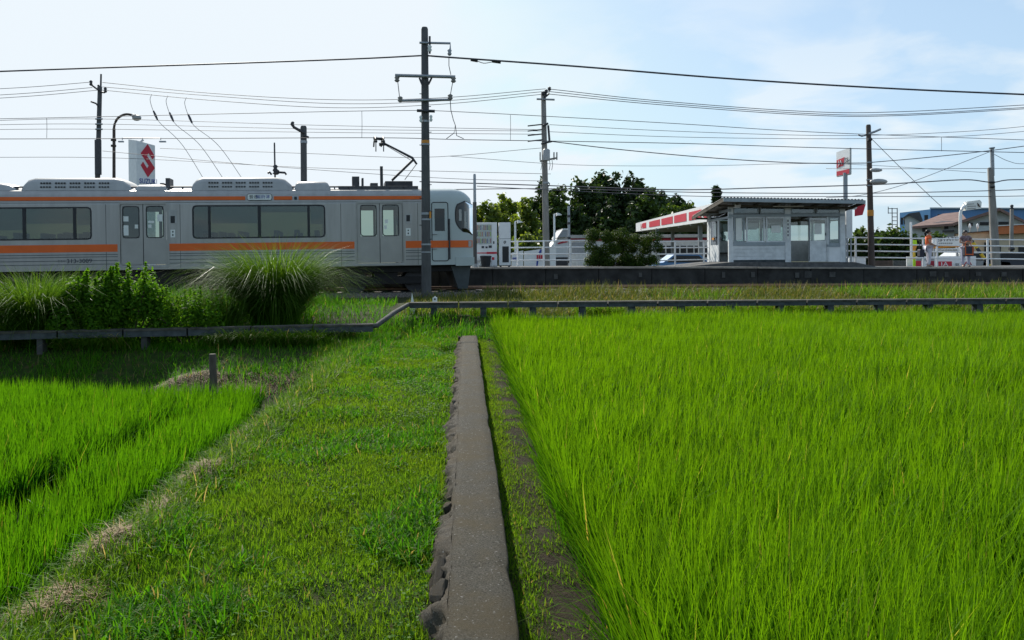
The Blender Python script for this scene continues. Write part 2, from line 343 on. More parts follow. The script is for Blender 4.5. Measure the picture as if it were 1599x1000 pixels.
ii = np.arange(nx_-1)[None,:]+np.arange(ny_-1)[:,None]*nx_; ii = ii.ravel()[:,None]
gq = ii+np.array([[0,1,nx_+1,nx_]])
soil = sm(GX, 0.22, 0.34)*1.0*(1-sm(GY,16.5,17.5)) + sm(-GX, 2.3, 2.7)*(1-sm(GY,12.5,14))
soil = np.clip(soil + sm(GY, 16, 18)*0.4, 0, 1).ravel()
gm = bpy.data.materials.new('earth_and_turf'); gm.use_nodes = True; t = gm.node_tree; b_ = t.nodes['Principled BSDF']; b_.inputs['Roughness'].default_value = 0.95
b_.inputs['Specular IOR Level'].default_value = 0.15
n1 = _noise(t, 7, 6, 0.65); r1 = t.nodes.new('ShaderNodeValToRGB'); e = r1.color_ramp.elements
e[0].position = 0.36; e[0].color = (0.016, 0.034, 0.005, 1); e[1].position = 0.66; e[1].color = (0.070, 0.052, 0.022, 1)
x = e.new(0.52); x.color = (0.028, 0.052, 0.007, 1); t.links.new(n1.outputs['Fac'], r1.inputs[0])
n2 = _noise(t, 16, 6, 0.7); r2 = t.nodes.new('ShaderNodeValToRGB'); e = r2.color_ramp.elements
e[0].position = 0.38; e[0].color = (0.022, 0.018, 0.010, 1); e[1].position = 0.68; e[1].color = (0.052, 0.040, 0.022, 1); t.links.new(n2.outputs['Fac'], r2.inputs[0])
at = t.nodes.new('ShaderNodeAttribute'); at.attribute_name = 'soil'; mm = t.nodes.new('ShaderNodeMixRGB')
t.links.new(at.outputs['Fac'], mm.inputs[0]); t.links.new(r1.outputs[0], mm.inputs[1]); t.links.new(r2.outputs[0], mm.inputs[2]); t.links.new(mm.outputs[0], b_.inputs['Base Color'])
n3 = _noise(t, 60, 6, 0.7); bp = t.nodes.new('ShaderNodeBump'); bp.inputs['Strength'].default_value = 0.9; bp.inputs['Distance'].default_value = 0.03
t.links.new(n3.outputs['Fac'], bp.inputs['Height']); t.links.new(bp.outputs[0], b_.inputs['Normal'])
tag(link('ground', np_mesh('ground', gv, gq, np.zeros((0,3),int), gm, {'soil': soil})), kind='structure')

# ================================================================== LOW WALL with field stones in its left face
wall = thing('low_wall', 'long low concrete wall with bulging field stones along its left face, beside the grass path', 'wall', (0.05, 3, -0.05))
ys = np.arange(0.6, 15.85, 0.06); ny_ = len(ys)
wob = (vnoise(ys, ys*0, 0.9, 4)-0.5)*0.03
def lat(seed, amp, sc=2.2): return (vnoise(ys, ys*0+seed, sc, seed)-0.5)*amp
chip = np.maximum(vnoise(ys, ys*0+.3, 5, 12)-0.62, 0)*0.12
sec = [(0.20+wob*.3, -0.12), (0.203+wob*.3+lat(1,.006,6)-chip*.3, 0.088), (0.192+wob*.3-chip*.5, 0.102+lat(2,.004,7)), (0.12+wob*.3, 0.106+lat(3,.006,4)), (0.04+wob*.3, 0.106+lat(5,.008,4)), (-0.03+wob*.4, 0.104+lat(6,.008,4)),
       (-0.094+wob*.4+lat(7,.014,5)+lat(17,.008,13), 0.100+lat(8,.008,6)), (-0.11+wob*.4+lat(7,.03,5), 0.0), (-0.11, -0.12)]
wv = np.stack([np.stack([a+0*ys, ys, b+0*ys], 1) for a, b in sec], 1).reshape(-1,3); k_ = len(sec)
def strip_mesh(name, wv, k_, ny_, m, o):
    wi = (np.arange(k_-1)[None,:]+np.arange(ny_-1)[:,None]*k_).ravel()[:,None]; e_ = (ny_-1)*k_
    wq = np.concatenate([wi+np.array([[0,k_,k_+1,1]]), np.array([[e_, e_+2, e_+k_-3, e_+k_-1]])])
    me = np_mesh(name, wv-np.array(o), wq, np.array([[0,1,2]]), m, {})
    bm = bmesh.new(); bm.from_mesh(me); bmesh.ops.recalc_face_normals(bm, faces=bm.faces); bm.to_mesh(me); bm.free(); return link(name, me, wall)
yk = [2.94, 3.9, 5.34, 7.2, 9.66, 12.6]; gro = -.010*sum(np.exp(-((ys-k-.02*np.sin(9*k))/.022)**2) for k in yk); wv[:,2] += np.where(np.tile([0,1,1,1,1,1,1,0,0], len(ys)) > 0, np.repeat(gro, k_), 0)
strip_mesh('concrete_body', wv, k_, ny_, M['conc'], (0.05,3,-0.05))
yf = np.arange(0.6, 15.83, 0.028); kf = 12; u_ = np.linspace(0, 1, kf)
YF_, U_ = np.meshgrid(yf, u_, indexing='ij')
disp = (vnoise(YF_, U_*.25, 5, 201)-.5)*.075+(vnoise(YF_, U_*.25, 13, 202)-.5)*.07+(vnoise(YF_, U_*.35, 30, 203)-.5)*.035-np.maximum(vnoise(YF_, U_*.3, 4, 204)-.66, 0)*.22
disp *= sm(U_, 0, .25)*.85+.15
bx_ = -.089+np.interp(YF_, ys, wob)*.4-.150*U_**.85-.85*disp; bz_ = .103-.20*U_**1.35+.5*disp*(1-U_)
strip_mesh('rubble_face', np.stack([bx_, YF_, bz_], -1).reshape(-1,3), kf, len(yf), M['rubble'], (0.05,3,-0.05))
stone_me = []
for s_ in range(6):
    bm = bmesh.new(); bmesh.ops.create_icosphere(bm, subdivisions=2, radius=1.0)
    for v in bm.verts:
        c = v.co; f = 1+0.16*math.sin(c.x*2.7+s_*2)+0.14*math.cos(c.y*3.3+s_)+0.10*math.sin(c.z*4+c.x*2+s_*5)
        f *= random.uniform(.86, 1.08); v.co = Vector((max(-.72, min(.72, c.x*f)), c.y*f, max(-.7, min(.66, c.z*f))))
    me = bpy.data.meshes.new('stone'); bm.to_mesh(me); bm.free(); me.materials.append(M['rubble']); stone_me.append(me)
yy = 2.7
while yy < 15.4:
    L = random.uniform(.07, .30); yy += L*0.9+random.choice([0.10, 0.2, 0.42, 0.7])
    o = link('stone', random.choice(stone_me), wall); o.location = (-0.172+random.uniform(-.018,.012), yy-3, 0.072+random.uniform(-.04,.012))
    o.scale = (random.uniform(.035,.06), L*0.52, random.uniform(.04,.062)); o.rotation_euler = (random.uniform(-.5,.5), random.uniform(-.6,.1), random.uniform(-.3,.3))
    if random.random() < .5:
        o = link('stone', random.choice(stone_me), wall); o.location = (-0.225+random.uniform(-.02,.015), yy-3+random.uniform(-.08,.08), 0.0)
        o.scale = (random.uniform(.03,.055), L*random.uniform(.3,.5), random.uniform(.04,.06)); o.rotation_euler = (random.uniform(-.5,.5), 0, random.uniform(-.5,.5))
o = link('stone', stone_me[0], wall); q_ = at_z(676, 925, .08); o.location = (-0.185, q_.y-3, .115); o.scale = (.055, .10, .055); o.rotation_euler = (.3, -.4, -.2)

# ================================================================== RICE, GRASS
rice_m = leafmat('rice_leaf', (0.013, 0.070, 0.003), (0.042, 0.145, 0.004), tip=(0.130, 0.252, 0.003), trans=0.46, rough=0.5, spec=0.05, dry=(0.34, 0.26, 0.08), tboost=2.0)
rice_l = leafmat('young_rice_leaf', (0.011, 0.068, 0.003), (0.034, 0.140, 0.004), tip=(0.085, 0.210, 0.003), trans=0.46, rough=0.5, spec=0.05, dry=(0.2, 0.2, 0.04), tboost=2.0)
lawn_m = leafmat('lawn_blade', (0.055, 0.150, 0.006), (0.14, 0.265, 0.014), trans=0.5, rough=0.75, spec=0.06, dry=(0.26, 0.20, 0.09), patch=(1.1, (0.11, 0.20, 0.010)), tboost=1.5)
tuft_m = leafmat('tuft_blade', (0.026, 0.12, 0.004), (0.075, 0.215, 0.008), trans=0.48, rough=0.6, spec=0.10, dry=(0.22, 0.18, 0.08), tboost=1.6)
bank_m = leafmat('bank_grass_blade', (0.048, 0.13, 0.006), (0.11, 0.21, 0.014), trans=0.45, rough=0.6, spec=0.12, dry=(0.36, 0.29, 0.15), tboost=1.5)
weed_m = leafmat('weed_leaf', (0.034, 0.12, 0.006), (0.10, 0.22, 0.012), trans=0.5, rough=0.6, spec=0.12, tboost=1.5)
yel_m = leafmat('dry_verge_blade', (0.06, 0.10, 0.014), (0.16, 0.17, 0.04), trans=0.38, rough=0.6, spec=0.2, dry=(0.30, 0.22, 0.10), tboost=1.2)
straw_m = leafmat('straw', (0.13, 0.080, 0.036), (0.36, 0.245, 0.12), trans=0.15, rough=0.7, spec=0.2, tboost=1.0)
sus_m = leafmat('pampas_blade', (0.030, 0.090, 0.008), (0.095, 0.18, 0.020), trans=0.46, rough=0.6, spec=0.08, tboost=1.5)
glint_m = leafmat('pampas_shining_blade', (0.05,0.10,0.03), (0.10,0.15,0.05), trans=0.25, rough=0.45, spec=0.22, tboost=1.2)

def stuff(name, me, label, cat): return tag(link(name, me), label, cat, None, 'stuff')
def hills(x0, x1, y0, y1, dx, dy, keep):
    hx, hy = np.meshgrid(np.arange(x0, x1, dx), np.arange(y0, y1, dy)); hx = hx.ravel()+RNG.normal(0, .025, hx.size); hy = hy.ravel()+RNG.normal(0, .025, hy.size)
    k = keep(hx, hy); return hx[k], hy[k]
def rice(hx, hy, per, Lm, m, name, windx=1.0):
    n0 = len(hx); near = sm(hy, 3, 9); cnt = np.round(per*(1.5-0.75*near)).astype(int)
    idx = np.repeat(np.arange(n0), cnt); n = len(idx)
    px = hx[idx]+RNG.normal(0, .034, n); py = hy[idx]+RNG.normal(0, .034, n); pz = ground(px, py)-0.01
    hv = 1+0.28*(vnoise(hx, hy, 0.7, 21)-0.5)+0.10*(RNG.random(n0)-0.5)
    L = Lm*(0.72+0.38*RNG.random(n)**0.6)*hv[idx]
    az = RNG.normal(1.35, 1.15, n)*1.0
    free = RNG.random(n) < 0.3; az[free] = RNG.random(free.sum())*2*np.pi
    lean = np.abs(RNG.normal(.10, .10, n)); curl = np.abs(RNG.normal(.28, .30, n)); bent = RNG.random(n) < .06; curl[bent] += 1.0
    wd = (0.0062+0.0034*RNG.random(n))*(1+0.7*near[idx])
    rnd = np.clip(0.46+0.36*(RNG.random(n)-.5)+0.5*(vnoise(hx, hy, 0.9, 5)-0.5)[idx]+0.25*(RNG.random(n0)-.5)[idx], 0, .93); d = RNG.random(n) < .012; rnd[d] = .97
    return px, py, pz, L, az, lean, curl, wd, rnd, m
def mk(t): return blade_mesh('rice_crop', np.stack(t[0:3],1), t[3], t[7], t[4], t[5], t[6], t[9], 3, t[8])
hx, hy = hills(0.66, 15.6, 1.3, 17.05, .17, .17, lambda x, y: (x < 0.72*y+2.9) & ((x < 0.72*y+1.2) | (RNG.random(x.size) < .6)) & (x > 0.6+0.03*np.sin(y*3)))
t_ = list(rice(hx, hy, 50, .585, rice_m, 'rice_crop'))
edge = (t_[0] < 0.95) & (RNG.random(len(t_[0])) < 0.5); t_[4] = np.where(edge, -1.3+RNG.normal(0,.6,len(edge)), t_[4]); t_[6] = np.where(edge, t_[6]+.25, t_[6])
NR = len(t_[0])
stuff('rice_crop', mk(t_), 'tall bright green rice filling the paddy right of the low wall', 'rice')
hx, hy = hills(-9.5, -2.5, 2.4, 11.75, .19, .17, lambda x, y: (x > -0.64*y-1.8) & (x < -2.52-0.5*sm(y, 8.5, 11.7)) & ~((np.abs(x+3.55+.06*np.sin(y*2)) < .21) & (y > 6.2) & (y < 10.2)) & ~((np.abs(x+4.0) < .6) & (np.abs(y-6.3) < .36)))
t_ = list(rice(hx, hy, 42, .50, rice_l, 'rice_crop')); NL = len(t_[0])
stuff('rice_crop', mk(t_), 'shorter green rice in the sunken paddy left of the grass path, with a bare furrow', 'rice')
print('rice blades', NR, NL)

def scatter(n, x0, x1, y0, y1, dens=None):
    x = RNG.uniform(x0, x1, n); y = RNG.uniform(y0, y1, n)
    if dens is not None:
        k = RNG.random(n) < dens(x, y); x, y = x[k], y[k]
    return x, y
def grass(name, x, y, L, W, m, label, cat, lean=(.25,.3), curl=(.5,.4), nseg=2, rnd=None, az=None):
    n = len(x); z = ground(x, y)-0.006
    return stuff(name, blade_mesh(name, np.stack([x,y,z],1), L, W, RNG.random(n)*2*np.pi if az is None else az, np.abs(RNG.normal(*lean,n)), np.abs(RNG.normal(*curl,n)), m, nseg, rnd), label, cat)
def bare(x, y): return sm(vnoise(x, y, 2.1, 31)*0.6+vnoise(x, y, 6, 32)*0.4, .50, .66)
sA, sB, sC = at_z(450, 574, -.1), at_z(300, 582, -.2), at_z(385, 600, -.3)
def strawy(x, y): return np.clip(sum(np.exp(-((x-s.x)/wx)**2-((y-s.y)/wy)**2) for s, wx, wy in ((sA,1.15,.5),(sB,.8,.4),(sC,.4,.4))), 0, 1)
# short mown turf of the path
x1, y1 = scatter(270000, -2.05, -.17, 2.6, 17.6, lambda x, y: (1-0.45*bare(x, y)*sm(-y,-9,-4))*(1-0.65*sm(y, 4.5, 9)))
n = len(x1)
L = (.034+.042*RNG.random(n))*(0.7+0.7*vnoise(x1, y1, 1.6, 7)); W = (.0040+.0026*RNG.random(n))*(1+.6*sm(y1,4,10))
rnd = np.clip(.5+.5*(vnoise(x1,y1,.8,8)-.5)+.5*(RNG.random(n)-.5),0,.93); d = RNG.random(n) < .02; rnd[d] = .97
grass('lawn_grass', x1, y1, L, W, lawn_m, 'short trodden green turf of the path between wall and paddy', 'grass', (.55,.35), (.4,.4), rnd=rnd)
# coarser tufts, thickest near the wall and at the near end
def td(x, y): return sm(vnoise(x,y,1.7,41)*.65+vnoise(x,y,5,42)*.35, .44, .62)*(0.22+0.78*sm(x,-1.5,-.7)+.5*sm(-y,-5.5,-4))*(1-.55*sm(y,6,12))
x1, y1 = scatter(130000, -1.9, -.2, 2.6, 16.8, td); n = len(x1)
L = (.05+.085*RNG.random(n))*(1+.25*sm(-y1,-6,-4)); W = (.006+.005*RNG.random(n))*(1+.4*sm(y1,5,12))
grass('tuft_grass', x1, y1, L, W, tuft_m, 'lush coarse grass tufts growing along the left foot of the low wall', 'grass', (.5,.35), (.9,.5), 3)
# clover and plantain leaves among the turf
x1, y1 = scatter(42000, -1.5, -.2, 2.6, 15.5, lambda x, y: (0.12+.88*sm(vnoise(x,y,2.3,51),.45,.7))*(.1+.9*sm(x,-1.2,-.4))); n = len(x1)
nr = unit(n)*.6+np.array([0,0,1]); nr /= np.linalg.norm(nr,axis=1)[:,None]
stuff('clover_weeds', leaf_mesh('clover_weeds', np.stack([x1,y1,ground(x1,y1)+.015+.045*RNG.random(n)],1), .010+.016*RNG.random(n)*(1+.5*sm(y1,5,12)), nr, weed_m, aspect=.75), 'low broad clover leaves scattered through the turf beside the wall', 'weeds')
# long grass hanging over the paddy bank
x1, y1 = scatter(52000, -2.75, -1.75, 2.6, 15.2, lambda x, y: (.45+.55*vnoise(x,y,1.9,61))*(1-.8*strawy(x,y))); n = len(x1)
grass('bank_grass', x1, y1, .07+.15*RNG.random(n)**1.5, (.004+.004*RNG.random(n))*(1+.5*sm(y1,5,12)), bank_m, 'longer pale grass spilling over the bank between path and left paddy', 'grass', (.35,.3), (1.1,.6), 3)
# sparse moss and grass on the bare strip
x1, y1 = scatter(80000, .21, .60, 2.2, 16.6, lambda x, y: (1-sm(x,.26,.44))*.8+.34*sm(vnoise(x,y,6,71),.34,.66)); n = len(x1)
grass('strip_grass', x1, y1, .015+.04*RNG.random(n), .003+.003*RNG.random(n), lawn_m, 'thin grass on the bare earth strip between wall and tall rice', 'grass', (.5,.4), (.5,.4))
# bank below the left trough
x1, y1 = scatter(60000, -11.5, -1.4, 12.0, 17.5, lambda x, y: (1-.5*strawy(x,y))*(.25+.75*sm(vnoise(x,y,.9,81)+.25*sm(x,-3.5,-1.5),.38,.6))); n = len(x1)
grass('verge_grass', x1, y1, .08+.18*RNG.random(n)**1.6, .008+.006*RNG.random(n), tuft_m, 'shaded rough grass on the slope under the raised left trough', 'grass', (.3,.3), (.8,.5), 2)
# rough growth on the railway bank, left
x1, y1 = scatter(30000, -12, -1.9, 15.6, 22.3, lambda x, y: (.3+.7*sm(vnoise(x,y,.8,91),.3,.6))*(1-.25*sm(x,-4.5,-2.6))); n = len(x1)
grass('embankment_grass', x1, y1, (.22+.48*RNG.random(n)**1.3)*(1-.55*sm(x1,-5,-3)), .010+.008*RNG.random(n), tuft_m, 'knee high wild grass on the railway bank behind the left trough', 'grass', (.2,.2), (.7,.5), 3)
# yellowing verge between right trough and platform
x1, y1 = scatter(78000, -1.6, 19.5, 18.9, 26.2, lambda x, y: (.35+.65*vnoise(x,y,.7,95))*np.where(x < .6, sm(-y,-24.6,-24), 1)); n = len(x1)
grass('verge_grass', x1, y1, (.07+.14*RNG.random(n)**1.4)*(.6+.9*vnoise(x1,y1,.5,96))*(1+1.3*sm(y1,22.0,25.0)), .015+.010*RNG.random(n), yel_m, 'yellowing short grass strip between the right trough and the dark platform wall', 'grass', (.3,.3), (.7,.5), 2)
x1, y1 = scatter(40000, 5.5, 19.0, 18.9, 25.5, lambda x, y: (.25+.75*sm(x,9,12))*sm(vnoise(x,y*.3,.55,98),.35,.58)); n = len(x1)
grass('tall_verge_grass', x1, y1, .16+.38*RNG.random(n)**1.5, .012+.008*RNG.random(n), bank_m, 'taller green grass clumps in front of the platform wall at the right', 'grass', (.2,.2), (.9,.6), 3)
# green weeds between rice and right trough
x1, y1 = scatter(34000, -1.9, 14.5, 16.3, 18.5, lambda x, y: np.where(x < 1.1, 1, sm(y,17.0,17.4)*(.5+.5*sm(x,5,9)))*(.3+.7*sm(vnoise(x,y,1.3,99),.3,.55))); n = len(x1)
grass('verge_grass', x1, y1, .10+.22*RNG.random(n)**1.4, .008+.006*RNG.random(n), tuft_m, 'dark green weeds under the right trough at the far edge of the tall rice', 'grass', (.3,.3), (.8,.5), 2)

x1, y1 = scatter(16000, -11.5, -2.2, 14.9, 15.9, lambda x, y: sm(vnoise(x,y,1.1,103),.35,.6)); n = len(x1)
stuff('overhanging_grass', blade_mesh('overhanging_grass', np.stack([x1,y1,ground(x1,y1)+.02],1), .30+.38*RNG.random(n), .008+.006*RNG.random(n), np.pi+RNG.normal(0,.7,n), .2+.3*RNG.random(n), 1.2+.8*RNG.random(n), bank_m, 3), 'wild grass leaning over the back of the raised left trough', 'grass')
x1, y1 = scatter(9000, -1.5, 17, 18.62, 19.1, lambda x, y: sm(vnoise(x,y,.9,104),.45,.65)); n = len(x1)
stuff('overhanging_grass', blade_mesh('overhanging_grass', np.stack([x1,y1,ground(x1,y1)+.02],1), .22+.25*RNG.random(n), .008+.006*RNG.random(n), np.pi+RNG.normal(0,.8,n), .15+.3*RNG.random(n), .9+.8*RNG.random(n), bank_m, 3), 'wisps of grass leaning over the long right trough', 'grass')

# straw heaps along the path edge and at the foot of the bank
def straw(px, py, z, rx, ry, h, n, label):
    c = at_z(px, py, z); c.z = float(ground(c.x, c.y))
    r = np.sqrt(RNG.random(n)); a = RNG.random(n)*2*np.pi; x = r*np.cos(a)*rx; y = r*np.sin(a)*ry
    zz = h*(1-r**2)*RNG.random(n)**.5+ground(c.x+x, c.y+y)-c.z
    me = blade_mesh('straw_heap', np.stack([x,y,zz],1), .04+.09*RNG.random(n), .003+.0025*RNG.random(n), RNG.random(n)*2*np.pi, 1.1+.5*RNG.random(n), RNG.normal(.35,.3,n), straw_m, 2)
    o = link('straw_heap', me); o.location = c; tag(o, label, 'straw', 'heaps of dry cut straw')
straw(172, 850, .02, .15, .28, .09, 1300, 'pale tan straw heap on the path edge, second nearest, with a dark hollow beside it')
straw(315, 738, .02, .13, .30, .08, 1100, 'tan straw heap on the path edge, midway along the left bank')
straw(385, 662, .02, .11, .32, .07, 800, 'small straw heap on the path edge, farthest of those along the crest')
straw(250, 790, .02, .15, .3, .06, 700, 'thin flattened scatter of straw between two bigger heaps on the bank crest')
straw(95, 930, .02, .20, .22, .06, 1100, 'brown straw heap nearest the camera, at the lower left corner')
straw(450, 574, -.1, 1.15, .45, .02, 4800, 'wide brown spread of dry straw on the slope below the trough, right of the stake')
straw(300, 582, -.2, .8, .3, .02, 2000, 'dry straw strewn around the short wooden stake')
straw(385, 600, -.3, .35, .3, .04, 1300, 'little dry straw tuft at the far corner of the left paddy')
straw(505, 556, 0, .45, .4, .09, 1500, 'faded straw patch at the top of the grass path')

# ------------------------------------------------------------------ pampas clumps and leafy bushes on the railway bank
def pampas(px, py_top, px0, px1, Y, n, label, lean=0.0, up=0.0, hs=1.0):
    tp = P(px, py_top, Y); x0 = P(px0, py_top, Y).x; x1 = P(px1, py_top, Y).x; gz = float(ground(tp.x, Y)); H = tp.z-gz
    n = int(n*1.5)
    root = thing('pampas_clump', label, 'grass clump', (tp.x, Y, gz), 'pampas clumps on the railway bank')
    rad = (x1-x0)/2; cx = (x0+x1)/2-tp.x
    az = RNG.random(n)*2*np.pi; r = np.sqrt(RNG.random(n))*rad*.5
    pos = np.stack([cx*.6+r*np.sin(az), r*np.cos(az)*.8, np.zeros(n)],1)
    ln = .01+.25*RNG.random(n)**1.3; curl = np.clip(RNG.normal(1.45+up,.55,n), .25, 2.8)
    L = H*(1.12+.30*ln+.34*(curl-1.0))*(.62+.44*RNG.random(n)**.7)*hs*(1.12-.45*ln/.28); az2 = az+RNG.normal(0,.5,n); az2 += lean*.5*np.cos(az2-np.pi/2)
    link('leaf_blades', blade_mesh('leaf_blades', pos, L, .008+.007*RNG.random(n), az2, ln, curl, sus_m, 4), root)
    k = n//40; i_ = RNG.choice(n, k, replace=False); link('shining_blades', blade_mesh('shining_blades', pos[i_], L[i_], .006+.004*RNG.random(k), az2[i_], ln[i_]*.9, curl[i_], glint_m, 4), root)
    m = n//6; a3 = RNG.random(m)*2*np.pi; r = np.sqrt(RNG.random(m))*rad*.6
    link('stems', blade_mesh('stems', np.stack([cx*.6+r*np.sin(a3), r*np.cos(a3)*.8, np.zeros(m)],1), H*(.4+.35*RNG.random(m)), .012+.006*RNG.random(m), a3, .1+.3*RNG.random(m), .8+.5*RNG.random(m), weed_m, 3), root)
pampas(428, 391, 382, 476, 17.4, 3600, 'big rounded pampas clump, tallest, in front of the orange train band', .5, .08, 1.15)
pampas(55, 428, -20, 118, 15.7, 2400, 'broad drooping pampas clump with shining blades at the left edge of the photo', 0, -.1, 1.12)
pampas(110, 412, 70, 150, 17.2, 700, 'pampas clump arching over the train number, behind the leafy bush', 0, -.3)
pampas(305, 438, 270, 345, 17.0, 600, 'low upright pampas clump left of the biggest clump', 0, -.9)
pampas(355, 445, 325, 388, 17.0, 400, 'narrow pampas clump at the left foot of the biggest clump', 0, -.9)
def bush(px0, px1, py0, py1, Y, n, size, m, label, name='leafy_bush', cat='bush', group=None, depth=None, lumps=9, stems=7):
    a = P(px0, py1, Y); b = P(px1, py0, Y); cx = (a.x+b.x)/2; W = b.x-a.x; gz = float(ground(cx, Y)) if name == 'leafy_bush' else a.z; H = b.z-gz; D = depth or W*.6
    root = thing(name, label, cat, (cx, Y, gz), group)
    rs = np.random.RandomState(int(px0*7+py0)); cc = []
    if name == 'leafy_bush': lumps = lumps*3; n = int(n*1.2)
    for i in range(lumps):
        if name == 'leafy_bush':
            top_ = i % 4 == 0
            cc.append((rs.uniform(-.48,.48)*W, rs.uniform(-.4,.4)*D, rs.uniform(.05,.70)*H, rs.uniform(.20,.34)))
        else: cc.append(((-.37+.74*(i % 6)/5+rs.uniform(-.05,.05))*W, rs.uniform(-.3,.3)*D, ((.17,.46,.74)[(i//6) % 3]+rs.uniform(-.07,.09))*H, rs.uniform(.20,.31)))
    k = RNG.integers(0, lumps, n); C = np.array(cc)[k]; u = unit(n); rr = RNG.random(n)**(1/4)*(1+.35*RNG.random(n)**4)
    pos = C[:,:3]+u*(C[:,3]*rr)[:,None]*(np.array([W*.62, D*.62, H*.62]) if name != 'leafy_bush' else np.array([W*.6, D*.6, H*.75])); pos[:,2] = np.clip(pos[:,2], .02, None)
    if name == 'leafy_bush':                  # upright sprigs breaking the outline
        q_ = int(n*.16); ns = 14; sx_ = rs.uniform(-.42,.42,ns)*W; sy_ = rs.uniform(-.3,.3,ns)*D; st_ = rs.uniform(.80,1.02,ns)*H; j_ = RNG.integers(0, ns, q_); f_ = RNG.random(q_)
        pos[:q_] = np.stack([sx_[j_]+RNG.normal(0,.05,q_)*(1.1-f_), sy_[j_]+RNG.normal(0,.05,q_)*(1.1-f_), st_[j_]*(.55+.45*f_)], 1)
    nr = u*.7+unit(n)*.7+np.array([0,0,.5]); nr /= np.linalg.norm(nr,axis=1)[:,None]
    link('foliage', leaf_mesh('foliage', pos, size*(.6+.8*RNG.random(n)), nr, m, aspect=.5), root)
    mb = MB()
    for i in range(stems):
        c = cc[i % lumps]; mb.tube(smooth_pts([(c[0]*.2,c[1]*.2,-.03),(c[0]*.6,c[1]*.6,c[2]*.5),(c[0],c[1],c[2])],3), [.02]*6+[.008], 5)
    mb.build('stems', 'bark', root, local=True); return root
bush(92, 188, 418, 522, 15.25, 7000, .085, weed_m, 'leafy green bush hanging over the trough, between two pampas clumps')
bush(150, 248, 412, 516, 15.4, 8000, .08, weed_m, 'leafy bush below the first train door, reaching up to the door sill')
bush(222, 244, 402, 450, 15.9, 500, .08, weed_m, 'slim leafy sprig rising highest in front of the first train door', lumps=5, stems=2)
bush(245, 350, 448, 520, 15.4, 3600, .07, weed_m, 'low leafy weeds above the trough, right of the leafy bush')

# ------------------------------------------------------------------ cable troughs, stake, markers
tr = thing('cable_trough', 'raised concrete cable trough on short legs crossing the shaded slope at left', 'trough', P(0, 540, 14.7), 'railway cable troughs')
A = P(-330, 525, 14.4); B = P(585, 505.5, 15.6); n_ = 9
for i in range(n_):
    a = A.lerp(B, i/n_); b = A.lerp(B, (i+1)/n_-.003)
    a = a+Vector((0,0,random.uniform(-.006,.006))); b = b+Vector((0,0,random.uniform(-.006,.006)))
    mb = MB(); mb.bar(a-Vector((0,0,.092)), b-Vector((0,0,.092)), .26, .11); t0 = mb.build('trough_section', 'trough', tr)
    mb = MB(); mb.bar(a-Vector((0,-.01,.018)), b-Vector((0,-.01,.018)), .31, .036); mb.build('lid', 'lid', t0)
for px in (-80, 80, 238, 395, 530):
    q = P(px, 520, 14.7+.9*(px+330)/915*1.3); f = (q.x-A.x)/(B.x-A.x); c = A.lerp(B, f); gz = float(ground(c.x, c.y))
    mb = MB(); mb.box(c.x-.055, c.x+.055, c.y-.09, c.y+.09, gz-.1, c.z-.146); mb.build('leg', 'patch', tr)
C_ = P(640, 473.5, 18.45)
mb = MB(); mb.tube([B+Vector((-.12,-.02,-.06)), B+Vector((.03,.05,-.045)), B.lerp(C_,.5)+Vector((0,0,-.01)), C_+Vector((-.04,-.05,-.035)), C_+Vector((.15,.02,-.045))], .05, 8); mb.build('sloping_pipe', 'patch', tr)
tr2 = thing('cable_trough', 'long low concrete cable trough running behind the tall rice to the right', 'trough', P(900, 480, 18.5), 'railway cable troughs')
A = P(640, 472.5, 18.5); B = P(1720, 465, 18.5); n_ = 14
for i in range(n_):
    a = A.lerp(B, i/n_); b = A.lerp(B, (i+1)/n_-.002)
    mb = MB(); mb.bar(a-Vector((0,0,.083)), b-Vector((0,0,.083)), .27, .09); t0 = mb.build('trough_section', 'trough', tr2)
    mb = MB(); mb.bar(a-Vector((0,-.01,.02)), b-Vector((0,-.01,.02)), .33, .04); mb.build('lid', 'lid', t0)
    c = a.lerp(b, .5); gz = float(ground(c.x, c.y)); mb = MB(); mb.box(c.x-.07, c.x+.07, c.y-.1, c.y+.1, gz-.1, c.z-.127); mb.build('leg', 'trough', tr2)
q = P(332, 588, 12.4); gz = float(ground(q.x, q.y)); top = P(332, 553, 12.4).z
mb = MB(); mb.tube([(q.x,q.y,gz-.1),(q.x+.01,q.y,gz+.15),(q.x,q.y,top-.01),(q.x,q.y,top)], [.062,.058,.055,.048], 9)
single('wooden_stake', mb, 'bamboo', 'short weathered stake standing at the far edge of the left paddy', 'stake', loc=(q.x,q.y,gz))
q = P(644, 473, 19.2); t1 = P(642, 457, 19.2); z0 = float(ground(q.x, q.y))
mb = MB(); mb.prism([(q.x-.075,q.y,z0-.02),(q.x+.075,q.y,z0-.02),(q.x+.06,q.y,z0+.12),(q.x-.01,q.y,t1.z),(q.x-.06,q.y,z0+.1)], (0,.05,0))
single('boundary_marker', mb, 'white', 'pointed white marker stone left of the tall pole foot', 'marker', loc=(q.x,q.y,z0))
q = P(679, 473, 19.2); t1 = P(679, 463, 19.2)
mb = MB(); mb.prism([(q.x-.055,q.y,z0-.02),(q.x+.055,q.y,z0-.02),(q.x+.055,q.y,t1.z-.04),(q.x,q.y,t1.z),(q.x-.055,q.y,t1.z-.04)], (0,.08,0))
r0 = thing('boundary_marker', 'stubby white marker post with dark dot right of the tall pole foot', 'marker', (q.x,q.y,z0)); mb.build('post', 'white', r0)
mb = MB(); mb.box(q.x-.02, q.x+.02, q.y-.004, q.y-.001, t1.z-.09, t1.z-.05); mb.build('dot', 'ink', r0)
